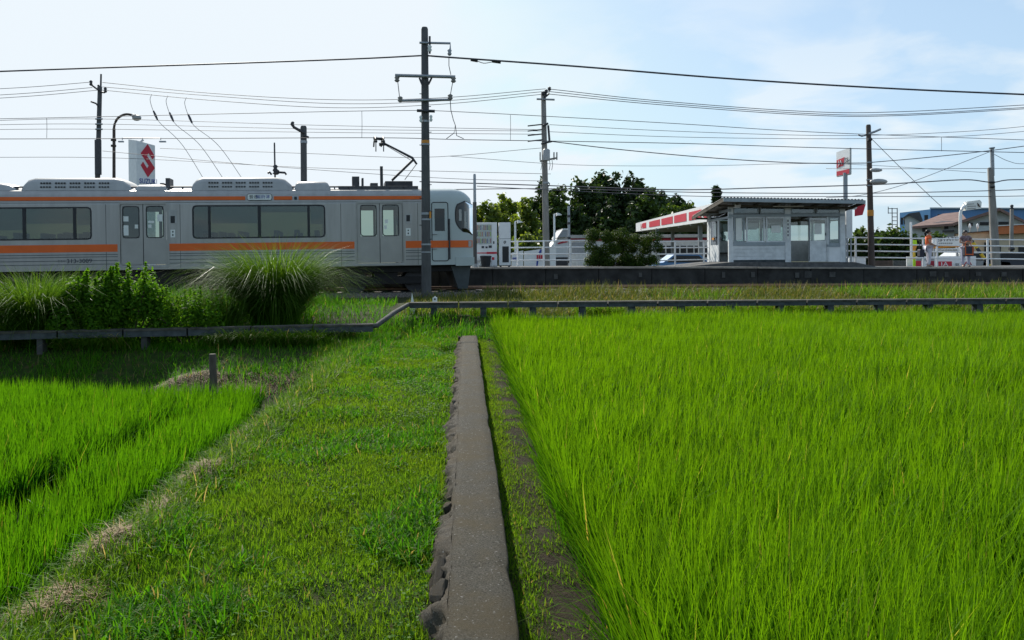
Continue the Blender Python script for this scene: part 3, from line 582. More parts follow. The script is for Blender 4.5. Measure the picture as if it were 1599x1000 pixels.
# ================================================================== RAILWAY
GZ = 0.43                                   # railway ground level
TA = P(0, 425, 24.7); TO = P(742, 413, 27.0)
ex = (TO-TA).normalized(); ez = (Vector((0,0,1))-ex*ex.z).normalized(); ey = ez.cross(ex)
TM = Matrix((( ex.x, ey.x, ez.x, TO.x),(ex.y, ey.y, ez.y, TO.y),(ex.z, ey.z, ez.z, TO.z),(0,0,0,1)))
TMI = TM.inverted()
def T(px, py):                              # photo pixel -> (s, z) on the train's near side
    d = P(px, py, 1.0)-EYE; t = (TO-EYE).dot(ey)/d.dot(ey); q = TMI @ (EYE+d*t); return q.x, q.z
def track_y(x):                             # near rail side line follows the car, then straightens beyond the nose
    f = (TO.y-TA.y)/(TO.x-TA.x)
    return np.where(x < -1, TA.y+(x-TA.x)*f, 0)+np.where(x >= -1, TA.y+(-1-TA.x)*f+ (0.28*(1-np.exp(-(x+1)/1.7))), 0)+1.45
bx = np.arange(-24, 26, .5); by = track_y(bx)
mb = MB(); prof = [(-2.6, GZ-.05), (-1.7, GZ+.06), (1.45, GZ+.06), (1.5, GZ-.05)]
vs = [(x, float(y)+o, z) for x, y in zip(bx, by) for o, z in prof]
mb.add(vs, [(i*4+k, (i+1)*4+k, (i+1)*4+k+1, i*4+k+1) for i in range(len(bx)-1) for k in range(3)])
tag(mb.build('ballast_bed', 'ballast'), kind='structure')
n = 6000; sx_ = RNG.uniform(-9, 3, n); sy_ = track_y(sx_)+RNG.uniform(-2.9, -.4, n); off = sy_-track_y(sx_)
sz_ = GZ-.05+.11*np.clip((off+2.6)/.9, 0, 1)+.01
r_ = .02+.025*RNG.random(n); V = np.array([[1,0,0],[-1,.2,0],[0,1,.1],[.1,-1,0],[0,0,1],[0,.1,-1]]); F = np.array([[0,2,4],[2,1,4],[1,3,4],[3,0,4],[2,0,5],[1,2,5],[3,1,5],[0,3,5]])
rot = RNG.random(n)*6.28; cs, sn = np.cos(rot), np.sin(rot); Vr = V[None]*(r_[:,None,None]*(1+.5*RNG.normal(size=(n,6,1))*.5))
Vr = np.stack([Vr[...,0]*cs[:,None]-Vr[...,1]*sn[:,None], Vr[...,0]*sn[:,None]+Vr[...,1]*cs[:,None], Vr[...,2]], -1)+np.stack([sx_,sy_,sz_],1)[:,None]
tag(link('ballast_stones', np_mesh('ballast_stones', Vr.reshape(-1,3), np.zeros((0,4),int), ((np.arange(n)*6)[:,None,None]+F[None]).reshape(-1,3), M['ballast'], {}, False)), 'loose grey ballast stones along the near side of the track', 'ballast', None, 'stuff')
track = thing('railway_track', 'rusty railway track under the train and along the platform', 'track', (0, 28.4, GZ))
for off in (.92, 1.98):
    mb = MB(); mb.tube([(x, float(y)-1.45+off, GZ+.2) for x, y in zip(bx, by)], .045, 6); mb.build('rail', 'rust', track)
sm_ = MB().box(-.11, .11, -1.0, 1.0, -.03, .12).build('sleeper', 'platform', track, (0,0,0), True); sm_.location = (-8, float(track_y(-8))-28.4, 0)
for i in range(40):
    x = -7.35+i*.65
    if x > 17: break
    c = sm_.copy(); COL.objects.link(c); c.parent = track; c.location = (x, float(track_y(x))-28.4, 0)

M['guardgrey'] = mat('skirt_grey_paint', (.075,.09,.095), .6, var=.1)
# ------------------------------------------------------------------ TRAIN (local frame: s along, y into the car, z up from the sill)
train = thing('railcar', 'silver and orange commuter train with white cab end stopped at the platform', 'train', (0,0,0)); train.matrix_world = TM
def tb(name, mb, m, parent=None, label=None):
    o = mb.build(name, m, parent or train, local=True); return tag(o, label)
HT = T(400, 293.5)[1]; WD = 2.9; S0 = -21.0; SC = T(668, 350)[0]
def zz(py, px=350): return T(px, py)[1]
side = [(0,0),(0,HT*.40),(0,HT*.80),(.03,HT*.865),(.10,HT*.925),(.24,HT*.972),(.5,HT*1.0),(.9,HT*1.018),(1.45,HT*1.028)]
ring = side+[(WD-y, z) for y, z in side[::-1][1:]]
ZW = HT*.80
def wall_open(mb, s0, s1, z0, z1, y0, y1, ops, mi=0):
    xs = sorted({s0, s1, *[v for o in ops for v in (o[0], o[1])]}); zs = sorted({z0, z1, *[v for o in ops for v in (o[2], o[3])]})
    xs = [v for v in xs if s0 <= v <= s1]; zs = [v for v in zs if z0 <= v <= z1]
    inside = lambda i, k: any(o[0] < (xs[i]+xs[i+1])/2 < o[1] and o[2] < (zs[k]+zs[k+1])/2 < o[3] for o in ops)
    nx, nz = len(xs)-1, len(zs)-1
    for i in range(nx):
        for k in range(nz):
            if inside(i, k): continue
            a, b, c, d = xs[i], xs[i+1], zs[k], zs[k+1]
            mb.quad((a,y0,c),(b,y0,c),(b,y0,d),(a,y0,d), mi)
            for (ii, kk, q) in ((i-1,k,[(a,y0,c),(a,y0,d),(a,y1,d),(a,y1,c)]),(i+1,k,[(b,y0,c),(b,y0,d),(b,y1,d),(b,y1,c)]),(i,k-1,[(a,y0,c),(b,y0,c),(b,y1,c),(a,y1,c)]),(i,k+1,[(a,y0,d),(b,y0,d),(b,y1,d),(a,y1,d)])):
                if 0 <= ii < nx and 0 <= kk < nz and inside(ii, kk): mb.quad(*q, mi)
def rrect(x0, x1, z0, z1, r, n=4):
    p = []
    for cx, cz, a0 in ((x1-r, z0+r, -90), (x1-r, z1-r, 0), (x0+r, z1-r, 90), (x0+r, z0+r, 180)):
        for k in range(n+1): a = R(a0+90*k/n); p.append((cx+r*math.cos(a), cz+r*math.sin(a)))
    return p
def ringpart(x0, x1, z0, z1, r, w, y, d, cover=0.03):
    o = rrect(x0-w, x1+w, z0-w, z1+w, r+w); i = rrect(x0, x1, z0, z1, r); mb = MB(); n = len(o)
    vs = [(a, y, b) for a, b in o]+[(a, y, b) for a, b in i]+[(a, y+d, b) for a, b in o]+[(a, y+d, b) for a, b in i]
    fs = []
    for k in range(n):
        j = (k+1) % n; fs += [(k, j, n+j, n+k), (k, 2*n+k, 2*n+j, j), (n+k, n+j, 3*n+j, 3*n+k)]
    return mb.add(vs, fs)
WIN = []; DOORS = []
for a, b, y0, y1 in ((-70,142,325,374.5),(301.5,507,321.5,371)):
    m_ = (a+b)/2; WIN.append((T(a,350)[0], T(b,350)[0], T(m_,y1)[1], T(m_,y0)[1]))
for a, b, y0, y1 in ((-232,-152,324,417),(187,260,318.5,414.5),(557,629,316.5,411.5)):
    m_ = (a+b)/2; DOORS.append((T(a,350)[0], T(b,350)[0], T(m_,y1)[1], T(m_,y0)[1]))
cabdoor = (T(675,350)[0], T(699,350)[0], T(687,407)[1], T(687,317)[1])
ops = WIN+DOORS
mb = MB(); wall_open(mb, S0, SC, 0, ZW, 0, .05, ops); wall_open(mb, S0, SC, 0, ZW, WD, WD-.05, ops)
i0 = 2
prs = ring[i0:len(ring)-i0]
for k in range(len(prs)-1):
    mb.add([(S0, *prs[k]), (SC, *prs[k]), (SC, *prs[k+1]), (S0, *prs[k+1])], [(0,1,2,3)], 0, True)
tb('body', mb, 'silver')
mb = MB(); mb.box(S0, -.4, .06, WD-.06, -.02, .05); tb('floor', mb, 'dark')
mb = MB(); mb.box(S0, SC, .12, WD-.12, HT*.86, HT*.88); tb('ceiling_panel', mb, 'cream')
mb = MB(); mb.box(SC-.9, SC-.86, .06, WD-.06, .05, HT*.86); tb('cab_partition', mb, 'seat')
# cab mask: lofted nose
def halfw(s): t_ = max(0, (s+1.15)/1.15); return 1.45-0.34*t_**2.6
def topf(s): t_ = max(0, (s+1.0)/1.0); return 1-0.105*t_**3.4
ss = [SC, -1.15, -.9, -.7, -.5, -.36, -.24, -.14, -.06, 0.0]
mb = MB(); vs = []; nr_ = len(ring)
for s_ in ss:
    for y, z in ring:
        h = halfw(s_); f = topf(s_); zf = z if z < HT*.6 else HT*.6+(z-HT*.6)*(f-.6)/.4
        back = 0.10*max(0, (z/HT-.35))*max(0,(s_+.5)/.5)
        vs.append((s_-back, 1.45+(y-1.45)*h/1.45, zf))
mb.add(vs, [(i*nr_+k, (i+1)*nr_+k, (i+1)*nr_+k+1, i*nr_+k+1) for i in range(len(ss)-1) for k in range(nr_-1)], 0, True)
mb.add(vs[-nr_:], [tuple(range(nr_))])
nose = tb('cab_mask', mb, 'cabwhite')
def yside(s, z): return 1.45-halfw(s)-0.004
def wrap(poly_px, name, m, lift=.004, parent=None, n=10):   # patch lying on the curved cab side
    pts = [T(*p) for p in poly_px]; zs_ = [p[1] for p in pts]; z0, z1 = min(zs_), max(zs_); mb = MB(); rows = []
    for k in range(n+1):
        z = z0+(z1-z0)*min(max(k/n, .001), .999); xs = []
        for i in range(len(pts)):
            (a, b), (c, d) = pts[i], pts[(i+1) % len(pts)]
            if (b-z)*(d-z) < 0: xs.append(a+(c-a)*(z-b)/(d-b))
        rows.append((min(xs), max(xs), z))
    m_ = 7; vs = [(min(a+(b-a)*i/m_, -.005), yside(min(a+(b-a)*i/m_, -.005), z)-lift+.004, z) for a, b, z in rows for i in range(m_+1)]
    mb.add(vs, [(k*(m_+1)+i, k*(m_+1)+i+1, (k+1)*(m_+1)+i+1, (k+1)*(m_+1)+i) for k in range(n) for i in range(m_)], 0, True)
    return tb(name, mb, m, parent)
wpx = [(718,316),(727,314.5),(740.5,316),(740.5,366),(733,364.5),(724,361),(716,354),(712.5,345),(712,332),(713.5,322)]
wrap([(c[0]+(c[0]-727)*.09-.3, c[1]+(c[1]-340)*.05) for c in wpx], 'window_seal', 'rubber', .006)
wrap(wpx, 'cab_window', 'darkglass', .012)
# pale strips laid over the cab glass, standing in for an interior pillar
mb = MB()
for a, b, y0, y1 in ((717,721,327,345),(726,729,330,356)):
    s0, z0 = T(a,y1); s1, z1 = T(b,y0); mb.box(s0, s1, yside(s0,z0)-.0165, yside(s0,z0)-.0135, z0, z1)
tb('pillar_strips', mb, 'roofgrey')
mb = MB(); s0, z0 = T(712,410); s1, z1 = T(740,401.5); mb.box(s0, -.02, .02, WD-.02, -.28+.24, z1)
tb('bumper_skirt', mb, 'cabwhite')
mb = MB(); s0, z0 = T(706,418); s1, z1 = T(737,418); s2, z2 = T(719,452); s3, _ = T(734,452)
mb.prism([(s0,.25,-.04),(s1,.25,-.04),(s3,.45,z2),(s2,.45,z2)], (0,2.2,0)); tb('obstacle_guard', mb, 'guardgrey')
mb = MB(); s0, z0 = T(729,392.5); mb.box(-.12, .05, .9, 2.0, -.02, .12); tb('coupler_cover', mb, 'rubber')
# stripes
def strip(px0, px1, py0, py1, ref, name='stripe', m='orange', y=-.004):
    mb = MB(); z0 = T(ref, py1)[1]; z1 = T(ref, py0)[1]; mb.box(T(px0,350)[0], T(px1,350)[0], y, .01, z0, z1); return tb(name, mb, m)
LS = (378.3, 389.6, 480); US = (306.6, 312.2, 480)
x0 = T(-420,350)[0]
for a, b in ((-420,-236),(-148,183),(264,553),(633,668)): strip(a, b, *LS)
for a, b in ((-420,383.5),(428,457),(467,668)): strip(a, b, *US)
z0_, z1_ = T(480,389.6)[1], T(480,378.3)[1]; mb = MB(); ss_ = [SC+.02]+list(np.linspace(-1.15,-.03,12))
mb.add([(s_, yside(s_,0)-.012, z) for s_ in ss_ for z in (z0_, z1_)], [(2*i,2*i+2,2*i+3,2*i+1) for i in range(len(ss_)-1)], 0, True); tb('stripe', mb, 'orange')
mb = MB(); s_ = T(737,380)[0]; mb.add([(s_-.09, yside(s_-.09,0)-.02, z0_+.02),(s_+.03, yside(s_+.03,0)-.02, z0_+.02),(s_+.03, yside(s_+.03,0)-.02, z1_-.02),(s_-.09, yside(s_-.09,0)-.02, z1_-.02)], [(0,1,2,3)]); tb('side_marker_lamp', mb, 'roofgrey')
for yv in (393, 396.5, 402, 407.5):
    for a, b in ((-420,-236),(-148,183),(264,553),(633,668)): strip(a, b, yv, yv+.9, 480, 'ribbing', 'guardgrey', -.008)
strip(-420, 668, 314.6, 315.6, 480, 'rain_gutter', 'doorsteel', -.012)
# windows: seal, pane, mullions, roller blinds
def window(o, mull, blinds):
    s0, s1, z0, z1 = o
    f = tb('window_frame', ringpart(s0+.02, s1-.02, z0+.02, z1-.02, .09, .045, -.007, .03), 'rubber')
    mb = MB(); mb.box(s0, s1, .012, .017, z0, z1); tb('pane', mb, 'tint', f)
    mb = MB(); mb.box(s0, s1, WD-.017, WD-.012, z0, z1); tb('far_pane', mb, 'tint', f); mb = MB(); mb.quad((s0,WD-.06,z0+(z1-z0)*.05),(s1,WD-.06,z0+(z1-z0)*.05),(s1,WD-.06,z1),(s0,WD-.06,z1)); tb('roller_blind', mb, 'farblind', f)
    for a, b in mull:
        mb = MB(); mb.box(T(a,350)[0], T(b,350)[0], -.002, .03, z0, z1); tb('mullion', mb, 'rubber', f)
    for a, b, y in blinds:
        mb = MB(); m_ = (a+b)/2; mb.box(T(a,350)[0], T(b,350)[0], .03, .037, T(m_,y)[1], z1-.01); bl = tb('roller_blind', mb, 'blind', f)
window(WIN[0], [(-40,-35),(35,40.5),(114,119)], [(-68,-40,355),(-34,35,360),(41,113,349.5),(120,140,352)])
window(WIN[1], [(325,329),(402.5,407.5),(480,484)], [(304,324,344),(330,402,349),(409,479,330),(485,505,350)])
# doors
def leaf(s0, s1, z0, z1, wpx0, wpx1, wy0, wy1, notes=()):
    m_ = (wpx0+wpx1)/2; a, b = T(wpx0,350)[0], T(wpx1,350)[0]; c, d = T(m_,wy1)[1], T(m_,wy0)[1]
    mb = MB(); wall_open(mb, s0, s1, z0, z1, .035, .075, [(a,b,c,d)]); lf = tb('door', mb, 'doorsteel'); mb = MB(); wall_open(mb, s0, s1, z0, z1, WD-.035, WD-.075, [(a,b,c,d)]); tb('door', mb, 'doorsteel')
    tb('window_frame', ringpart(a+.02, b-.02, c+.02, d-.02, .08, .03, .029, .02), 'rubber', lf)
    mb = MB(); mb.box(a, b, .048, .052, c, d); tb('pane', mb, 'tint', lf)
    for (x0_, x1_, y0_, y1_) in notes:
        mb = MB(); p, q = T(x0_,y1_); u, v = T(x1_,y0_); mb.box(p, u, .042, .046, q, v); tb('sticker', mb, 'paper', lf)
for D, mid, ws, nts in ((DOORS[0], -192, ((-226,-197,328,376),(-187,-158,328,376)), ((),())),
                        (DOORS[1], 223, ((191,217,322.5,372),(228,255,322,371.5)), (((191.5,200,338,346),(191.5,200,352,368),(210,215,351,357)),((231,240,345,348.5),(231,236,351,356),(245,254.5,335,346)))),
                        (DOORS[2], 593, ((563,588,320.5,369),(597.5,623,320,368.5)), ((),((601,606,343,349),(600,604,352,358))))):
    sm0 = T(mid,350)[0]
    leaf(D[0]+.015, sm0-.012, D[2]+.02, D[3]-.01, *ws[0], nts[0]); leaf(sm0+.012, D[1]-.015, D[2]+.02, D[3]-.01, *ws[1], nts[1])
    tb('door_surround', ringpart(D[0]+.005, D[1]-.005, D[2]+.005, D[3]-.005, .06, .05, -.006, .03), 'doorsteel')
    mb = MB(); mb.box(sm0-.011, sm0+.011, .04, .07, D[2], D[3]); tb('door_seal', mb, 'rubber')
    mb = MB(); mb.box(D[0]-.1, D[1]+.05, -.02, .03, D[2]-.06, D[2]-.015); tb('door_step', mb, 'roofgrey')
# cab door
s0, s1, z0, z1 = cabdoor
tb('door_surround', ringpart(s0, s1, z0, z1, .06, .03, -.006, .02), 'rubber')
mb = MB(); mb.add([(a, -.002, b) for a, b in rrect(s0, s1, z0, z1, .06)], [tuple(range(20))]); cdr = tb('cab_door', mb, 'cabwhite')
a, c = T(679,361); b, d = T(694,326); mb = MB(); mb.box(a, b, -.009, -.004, c, d); tb('pane', mb, 'darkglass', cdr)
a, c = T(681,359); b, d = T(692,338); mb = MB(); mb.box(a, b, -.0125, -.0095, c, d); tb('bright_reflection', mb, 'tint', cdr) if False else None
mb = MB(); a, c = T(702,405); b, d = T(702,342); mb.tube([(a,-.05,c),(a,-.05,d)], .03, 6); tb('grab_rail', mb, 'iron')
for y in (366, 389):
    mb = MB(); a, c = T(675,y); b, d = T(682,y); mb.tube([(a,-.03,c),(b,-.03,c)], .015, 5); tb('grab_handle', mb, 'galv')
# destination board and number
a, c = T(386.5,312.6); b, d = T(424,303.4); cz = (c+d)/2
mb = MB(); mb.prism([(p,-.012,q) for p, q in rrect(a,b,c,d,.05)], (0,.02,0)); sg = tb('destination_board', mb, 'paper')
tb('frame', ringpart(a, b, c, d, .05, .015, -.014, .02), 'rubber', sg)
lettering('普通', .135, 'ink', sg, (a+.19, -.0155, cz), sx=1.05, depth=.001); lettering('国府津', .135, 'blue', sg, (b-.27, -.0155, cz), sx=1.1, depth=.001)
a, c = T(100,408.5); lettering('クモハ', .085, 'ink', train, (T(96,409)[0], -.012, c), sx=.9, depth=.001); lettering('313-3009', .19, 'ink', train, (T(124,408)[0], -.012, c), sx=1.05, depth=.001)
def boxes(name, m, lst, y=-.008):
    for a, b, c, d in lst:
        s0, z0 = T(a, d); s1, z1 = T(b, c); mb = MB(); mb.box(s0, s1, y, .02, z0, z1); tb(name, mb, m)
boxes('side_plate', 'roofgrey', [(263.5,276,328,349),(632,643,334,349)]); boxes('lamp_window', 'rubber', [(266.5,273,337.5,348.5),(634.5,640,336,346)], -.013)
boxes('speaker_grille', 'paper', [(266.5,273.5,359,371),(634,641,356.5,368.5)]); boxes('speaker_slot', 'rubber', [(269,271,361,363.5),(269,271,366,368.5),(636.5,638.5,359,361),(636.5,638.5,363.5,366)], -.012)
boxes('side_lamp', 'rubber', [(459.5,463.5,307.5,311.5)], -.03)
for a in (165, 281, 532, 652):
    mb = MB(); s0 = T(a,350)[0]; mb.box(s0, s0+.012, -.003, .01, .02, ZW); tb('panel_seam', mb, 'rubber')
# seats seen through the glass
mb = MB(); mb.box(-.28, .28, .0, 1.05, .05, .50); mb.box(-.08, .08, .0, 1.05, .50, 1.05); mb.box(-.07, .07, .05, .48, 1.05, 1.22); mb.box(-.07, .07, .57, 1.0, 1.05, 1.22)
st0 = mb.build('seat', 'seat', train, local=True); st0.location = (T(20,350)[0], .15, 0)
for px in (-50, 62, 98, 130, 318, 345, 372, 430, 462, 492):
    for yo in (.15, 1.7):
        c = st0.copy(); COL.objects.link(c); c.parent = train; c.location = (T(px,350)[0]+random.uniform(-.05,.05), yo, random.uniform(-.03,.03))
# underframe
mb = MB()
for a, b, h in ((-17.5,-15.2,.62),(-14.6,-12.9,.55),(-11.6,-9.4,.66),(-8.8,-7.4,.5),(-7.0,-5.2,.62)): mb.box(a, b, .25, WD-.25, -h, -.03)
mb.box(S0, -.5, .3, WD-.3, -.22, -.02); tb('underframe', mb, 'dark')
for s_ in (-3.0, -16.3):
    mb = MB(); mb.box(s_-1.5, s_+1.5, .35, .5, -.62, -.38); mb.box(s_-1.5, s_+1.5, WD-.5, WD-.35, -.62, -.38); mb.box(s_-.4, s_+.4, .4, WD-.4, -.6, -.2); bg_ = tb('bogie', mb, 'dark')
    for d in (-1.05, 1.05):
        mb = MB(); mb.tube([(s_+d, .62, -.52), (s_+d, .75, -.52)], .42, 20); mb.tube([(s_+d, WD-.75, -.52), (s_+d, WD-.62, -.52)], .42, 20); mb.tube([(s_+d,.7,-.52),(s_+d,WD-.7,-.52)], .07, 8); tb('wheelset', mb, 'iron', bg_)
# roof equipment
def ac(px0, px1, py_top, name='air_conditioner', slots=True):
    s0 = T(px0,285)[0]; s1 = T(px1,285)[0]; zt = T((px0+px1)/2, py_top)[1]*1.005+.03; zb = HT*.97
    L = s1-s0; mb = MB(); a = []
    for fs, fz in ((0,0),(.015,.55),(.05,.85),(.11,1),(.82,1),(.90,.86),(.96,.5),(1,0.05)): a.append((s0+L*fs, zb+(zt-zb)*fz))
    ysec = [(.35,0.0),(.40,.6),(.55,.93),(.85,1.0),(1.45,1.03),(2.05,1),(2.35,.93),(2.5,.6),(2.55,0)]
    vs = [(s_, y, zb+(z-zb)*f) for s_, z in a for y, f in ysec]; k_ = len(ysec)
    mb.add(vs, [(i*k_+j,(i+1)*k_+j,(i+1)*k_+j+1,i*k_+j+1) for i in range(len(a)-1) for j in range(k_-1)], 0, True); o = tb(name, mb, 'roofgrey')
    if slots:
        for row in range(2):
            for k in range(5):
                sa = s0+L*(.17+.13*k); mb = MB(); z = zb+(zt-zb)*(.30+.27*row); yv = .375-.012+.0*row if row == 0 else .392-.012
                for q in range(4): mb.box(sa+q*.085, sa+q*.085+.055, yv-.006, yv+.05, z-.022, z+.022)
                tb('louvre', mb, 'rubber', o)
    return o
ac(25, 203, 276.5); ac(294, 459, 275.5); ac(-150, 20, 285, 'roof_fairing', False); ac(458, 517, 282.5, 'roof_fairing', False); ac(205, 258, 288, 'roof_fairing', False)
mb = MB(); zr = HT*1.012+.045
mb.tube([(S0,.55,zr),(T(655,285)[0],.55,zr)], .03, 5)
for px in range(-380, 655, 22): s_ = T(px,285)[0]; mb.box(s_-.02, s_+.02, .5, .6, zr-.09, zr)
tb('roof_conduit', mb, 'roofdark')
mb = MB(); mb.box(T(528,285)[0], T(655,285)[0], .5, 2.4, HT*1.0, HT*1.0+.10); tb('insulated_deck', mb, 'roofdark')
def rbox(name, px0, px1, py0, py1, y0=.9, y1=1.5, m='roofdark'):
    mb = MB(); a = P(px0, py1, 1)-EYE; 
    k = 1.0+.06*y0/1.0*.7
    s0, z0 = T(px0, py1); s1, z1 = T(px1, py0); mb.box(s0, s1, y0, y1, HT*1.01, z1*1.0+.05*y0); return tb(name, mb, m)
rbox('resistor_box', 550.5, 562, 273.5, 290); rbox('arrester_post', 596, 600, 257, 290, .9, 1.05, 'iron'); rbox('antenna_box', 249, 255.5, 276, 290); rbox('antenna_box', 240, 246, 284, 290)
rbox('pantograph_base', 604, 648, 281, 290, .9, 2.0, 'iron'); rbox('insulator', 580, 592, 284, 290); rbox('cable_gland', 566, 569, 276, 290)
def TY(px, py, y=1.45):                       # pixel -> (s,z) on the car's centre plane
    d = P(px, py, 1.0)-EYE; o = TM @ Vector((0,y,0)); t = (o-EYE).dot(ey)/d.dot(ey); q = TMI @ (EYE+d*t); return Vector((q.x, y, q.z))
pg = thing('pantograph', 'x', 'x', (0,0,0)); pg.parent = train; del pg['label']; del pg['category']
for y in (1.35, 1.55):
    mb = MB(); mb.tube([TY(612,282,y), TY(646,249,1.45)], .045, 6); tb('lower_arm', mb, 'iron', pg)
mb = MB(); mb.tube([TY(651,257), TY(644,247), TY(600,224)], [.035,.045,.03], 6); mb.tube([TY(641,250), TY(602,227)], .012, 4); tb('upper_arm', mb, 'iron', pg)
mb = MB(); mb.tube([TY(650,257), TY(632,281)], .014, 4); tb('control_rod', mb, 'iron', pg)
mb = MB()
for px in (585, 597):
    a = TY(px, 218, 1.45); mb.tube([a+Vector((0,-.9,-.12)), a+Vector((0,-.6,0)), a+Vector((0,.6,0)), a+Vector((0,.9,-.12))], .03, 5)
    mb.tube([TY(px+2,222,.85), TY(px+2,237,.85)], .018, 4); mb.ball(TY(px+2,221,.9), .06, 6)
mb.tube([TY(583,216), TY(599,218)], .05, 6); mb.tube([TY(592,226), TY(602,225)], .06, 6); tb('collector_head', mb, 'iron', pg)

# ================================================================== PLATFORM
def ptop(x): return np.interp(x, [-12, P(750,418,30).x, P(1060,416.8,30).x, P(1330,417.6,30).x, P(1599,417.9,30).x, 30], [P(750,418,30).z]*2+[P(1060,416.8,30).z, P(1330,417.6,30).z, P(1599,417.9,30).z, P(1599,417.9,30).z])
plat = tag(link('platform', None, None, (0,30,GZ)), kind='structure')
xs = np.arange(-11, 27.1, 2.0); mb = MB()
for a, b in zip(xs[:-1], xs[1:]):
    za, zb = float(ptop(a)), float(ptop(b)); mb.add([(a,30.32,za-.01),(b,30.32,zb-.01),(b,38.5,zb-.01),(a,38.5,za-.01),(a,38.5,GZ-.1),(b,38.5,GZ-.1)], [(0,1,2,3),(3,2,5,4)])
mb.build('surface', 'asphalt', plat)
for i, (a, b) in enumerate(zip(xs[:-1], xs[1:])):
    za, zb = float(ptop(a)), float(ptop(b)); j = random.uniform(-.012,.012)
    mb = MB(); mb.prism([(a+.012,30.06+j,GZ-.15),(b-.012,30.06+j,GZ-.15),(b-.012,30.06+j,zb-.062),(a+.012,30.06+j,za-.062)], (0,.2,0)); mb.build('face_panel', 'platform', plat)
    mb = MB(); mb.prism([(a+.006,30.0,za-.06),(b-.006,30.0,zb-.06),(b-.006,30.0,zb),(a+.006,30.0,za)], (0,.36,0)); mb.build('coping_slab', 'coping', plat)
for px, wpx, y0, y1 in ((1262,11,424,434),(1245,6,426,434),(1300,9,425,433),(1457,10,424,432),(1478,6,425,433),(1528,8,425,431),(1176,6,425,433),(868,6,428,436),(1000,5,426,433),(1568,8,425,432),(1130,5,425,434)):
    mb = MB(); pbox(mb, (px-wpx/2,y0), (px+wpx/2,y1), 30.035, 30.06); mb.build('mortar_patch', 'patch', plat)
mb = MB(); mb.prism([P(1066,417.2,33.2), P(1142,409.6,33.2), P(1335,409.6,33.2), P(1372,417.5,33.2), P(1372,424,33.2), P(1066,424,33.2)], (0,4.3,0)); mb.build('raised_floor', 'asphalt', plat)

# ------------------------------------------------------------------ WAITING ROOM
YF = 33.6; XL = P(1138,400,YF).x; YB = XL*FPX/unroll(1104,400)[0]; XR = P(1320,400,YF).x
base = P(1230,409,YF).z
wr = thing('waiting_room', 'small old white wooden waiting room with corrugated lean-to roof on the platform', 'building', (XL, YF, base))
def wp(name, p0, p1, Y0, th, m, parent=None):
    mb = MB(); pbox(mb, p0, p1, Y0, Y0+th); return mb.build(name, m, parent or wr)
for a, b in ((1138,1145),(1226,1235),(1312,1320)): wp('post', (a,318), (b,410), YF, .12, 'white_old')
wp('head_beam', (1138.5,334.5), (1319.5,338.5), YF-.012, .13, 'frame'); wp('top_plate', (1138,314), (1320,320), YF+.01, .12, 'frame')
wp('sill', (1145,378.5), (1226,384), YF-.02, .14, 'frame'); wp('concrete_plinth', (1145,406), (1226,412), YF+.012, .12, 'trough')
wp('wall', (1145,386), (1226,406), YF+.04, .06, 'white_old')
for i in range(4): wp('board', (1145.2,384+i*5.6), (1225.8,389.2+i*5.6), YF+.006+random.uniform(0,.006), .03, 'white_old')
def wframe(p0, p1, w=2.0, m='frame', pane='glass', name='window', Y=YF+.02):
    mb = MB(); pbox(mb, p0, (p1[0],p0[1]+w), Y, Y+.06); pbox(mb, (p0[0],p1[1]-w), p1, Y, Y+.06); pbox(mb, (p0[0],p0[1]+w), (p0[0]+w,p1[1]-w), Y, Y+.06); pbox(mb, (p1[0]-w,p0[1]+w), (p1[0],p1[1]-w), Y, Y+.06)
    o = mb.build(name, m, wr); mb = MB(); pbox(mb, (p0[0]+w,p0[1]+w), (p1[0]-w,p1[1]-w), Y+.025, Y+.03); mb.build('pane', pane, o); return o
for a, b in ((1145,1185),(1187,1226),(1235,1273),(1275,1312)): wframe((a,320.5), (b,334), 1.6)
w1 = wframe((1146,338.5), (1163,379), 2.2); wframe((1165,338.5), (1194.5,379), 2.4, 'white_old'); w3 = wframe((1196,338.5), (1225.5,379), 2.4, 'white_old')
wframe((1294,339), (1312,382), 2.2)
mb = MB(); pbox(mb, (1149,341), (1158.5,375), YF-.005, YF+.005); mb.build('paper_notice', 'paper', w1)
mb = MB(); pbox(mb, (1204.5,352.5), (1219,363.5), YF-.005, YF+.005); mb.build('paper_notice', 'paper', w3)
wp('panel', (1294.5,386), (1316,409), YF+.01, .05, 'white'); wp('sill', (1292,382), (1312,386), YF-.01, .1, 'frame'); wp('jamb', (1292,339), (1294,409), YF, .1, 'white_old'); wp('jamb', (1263,339), (1264.2,408), YF+.05, .06, 'frame')
# sliding door leaf, pushed open to the right
Yd = YF+.05
mb = MB(); pbox(mb, (1263,376), (1291,409), Yd, Yd+.045); pbox(mb, (1263,340.5), (1291,343.5), Yd, Yd+.045); pbox(mb, (1263,343.5), (1265.5,376), Yd, Yd+.045); pbox(mb, (1288.5,343.5), (1291,376), Yd, Yd+.045)
dr = mb.build('sliding_door', 'white_old', wr); mb = MB(); pbox(mb, (1265.5,343.5), (1288.5,376), Yd+.018, Yd+.024); mb.build('pane', 'glass', dr)
mb = MB(); pbox(mb, (1272,349.5), (1283,366), Yd-.006, Yd+.012); mb.build('paper_notice', 'paper', dr); mb = MB(); pbox(mb, (1288.6,364), (1289.8,368), Yd-.012, Yd); mb.build('handle', 'iron', dr)
np_ = wp('name_board', (1228.6,341), (1232.4,373), YF-.03, .02, 'paper')
for i in range(5):
    mb = MB(); pbox(mb, (1229.6,343.5+i*5.6), (1231.5,346.8+i*5.6), YF-.034, YF-.031); mb.build('mark', 'ink', np_)
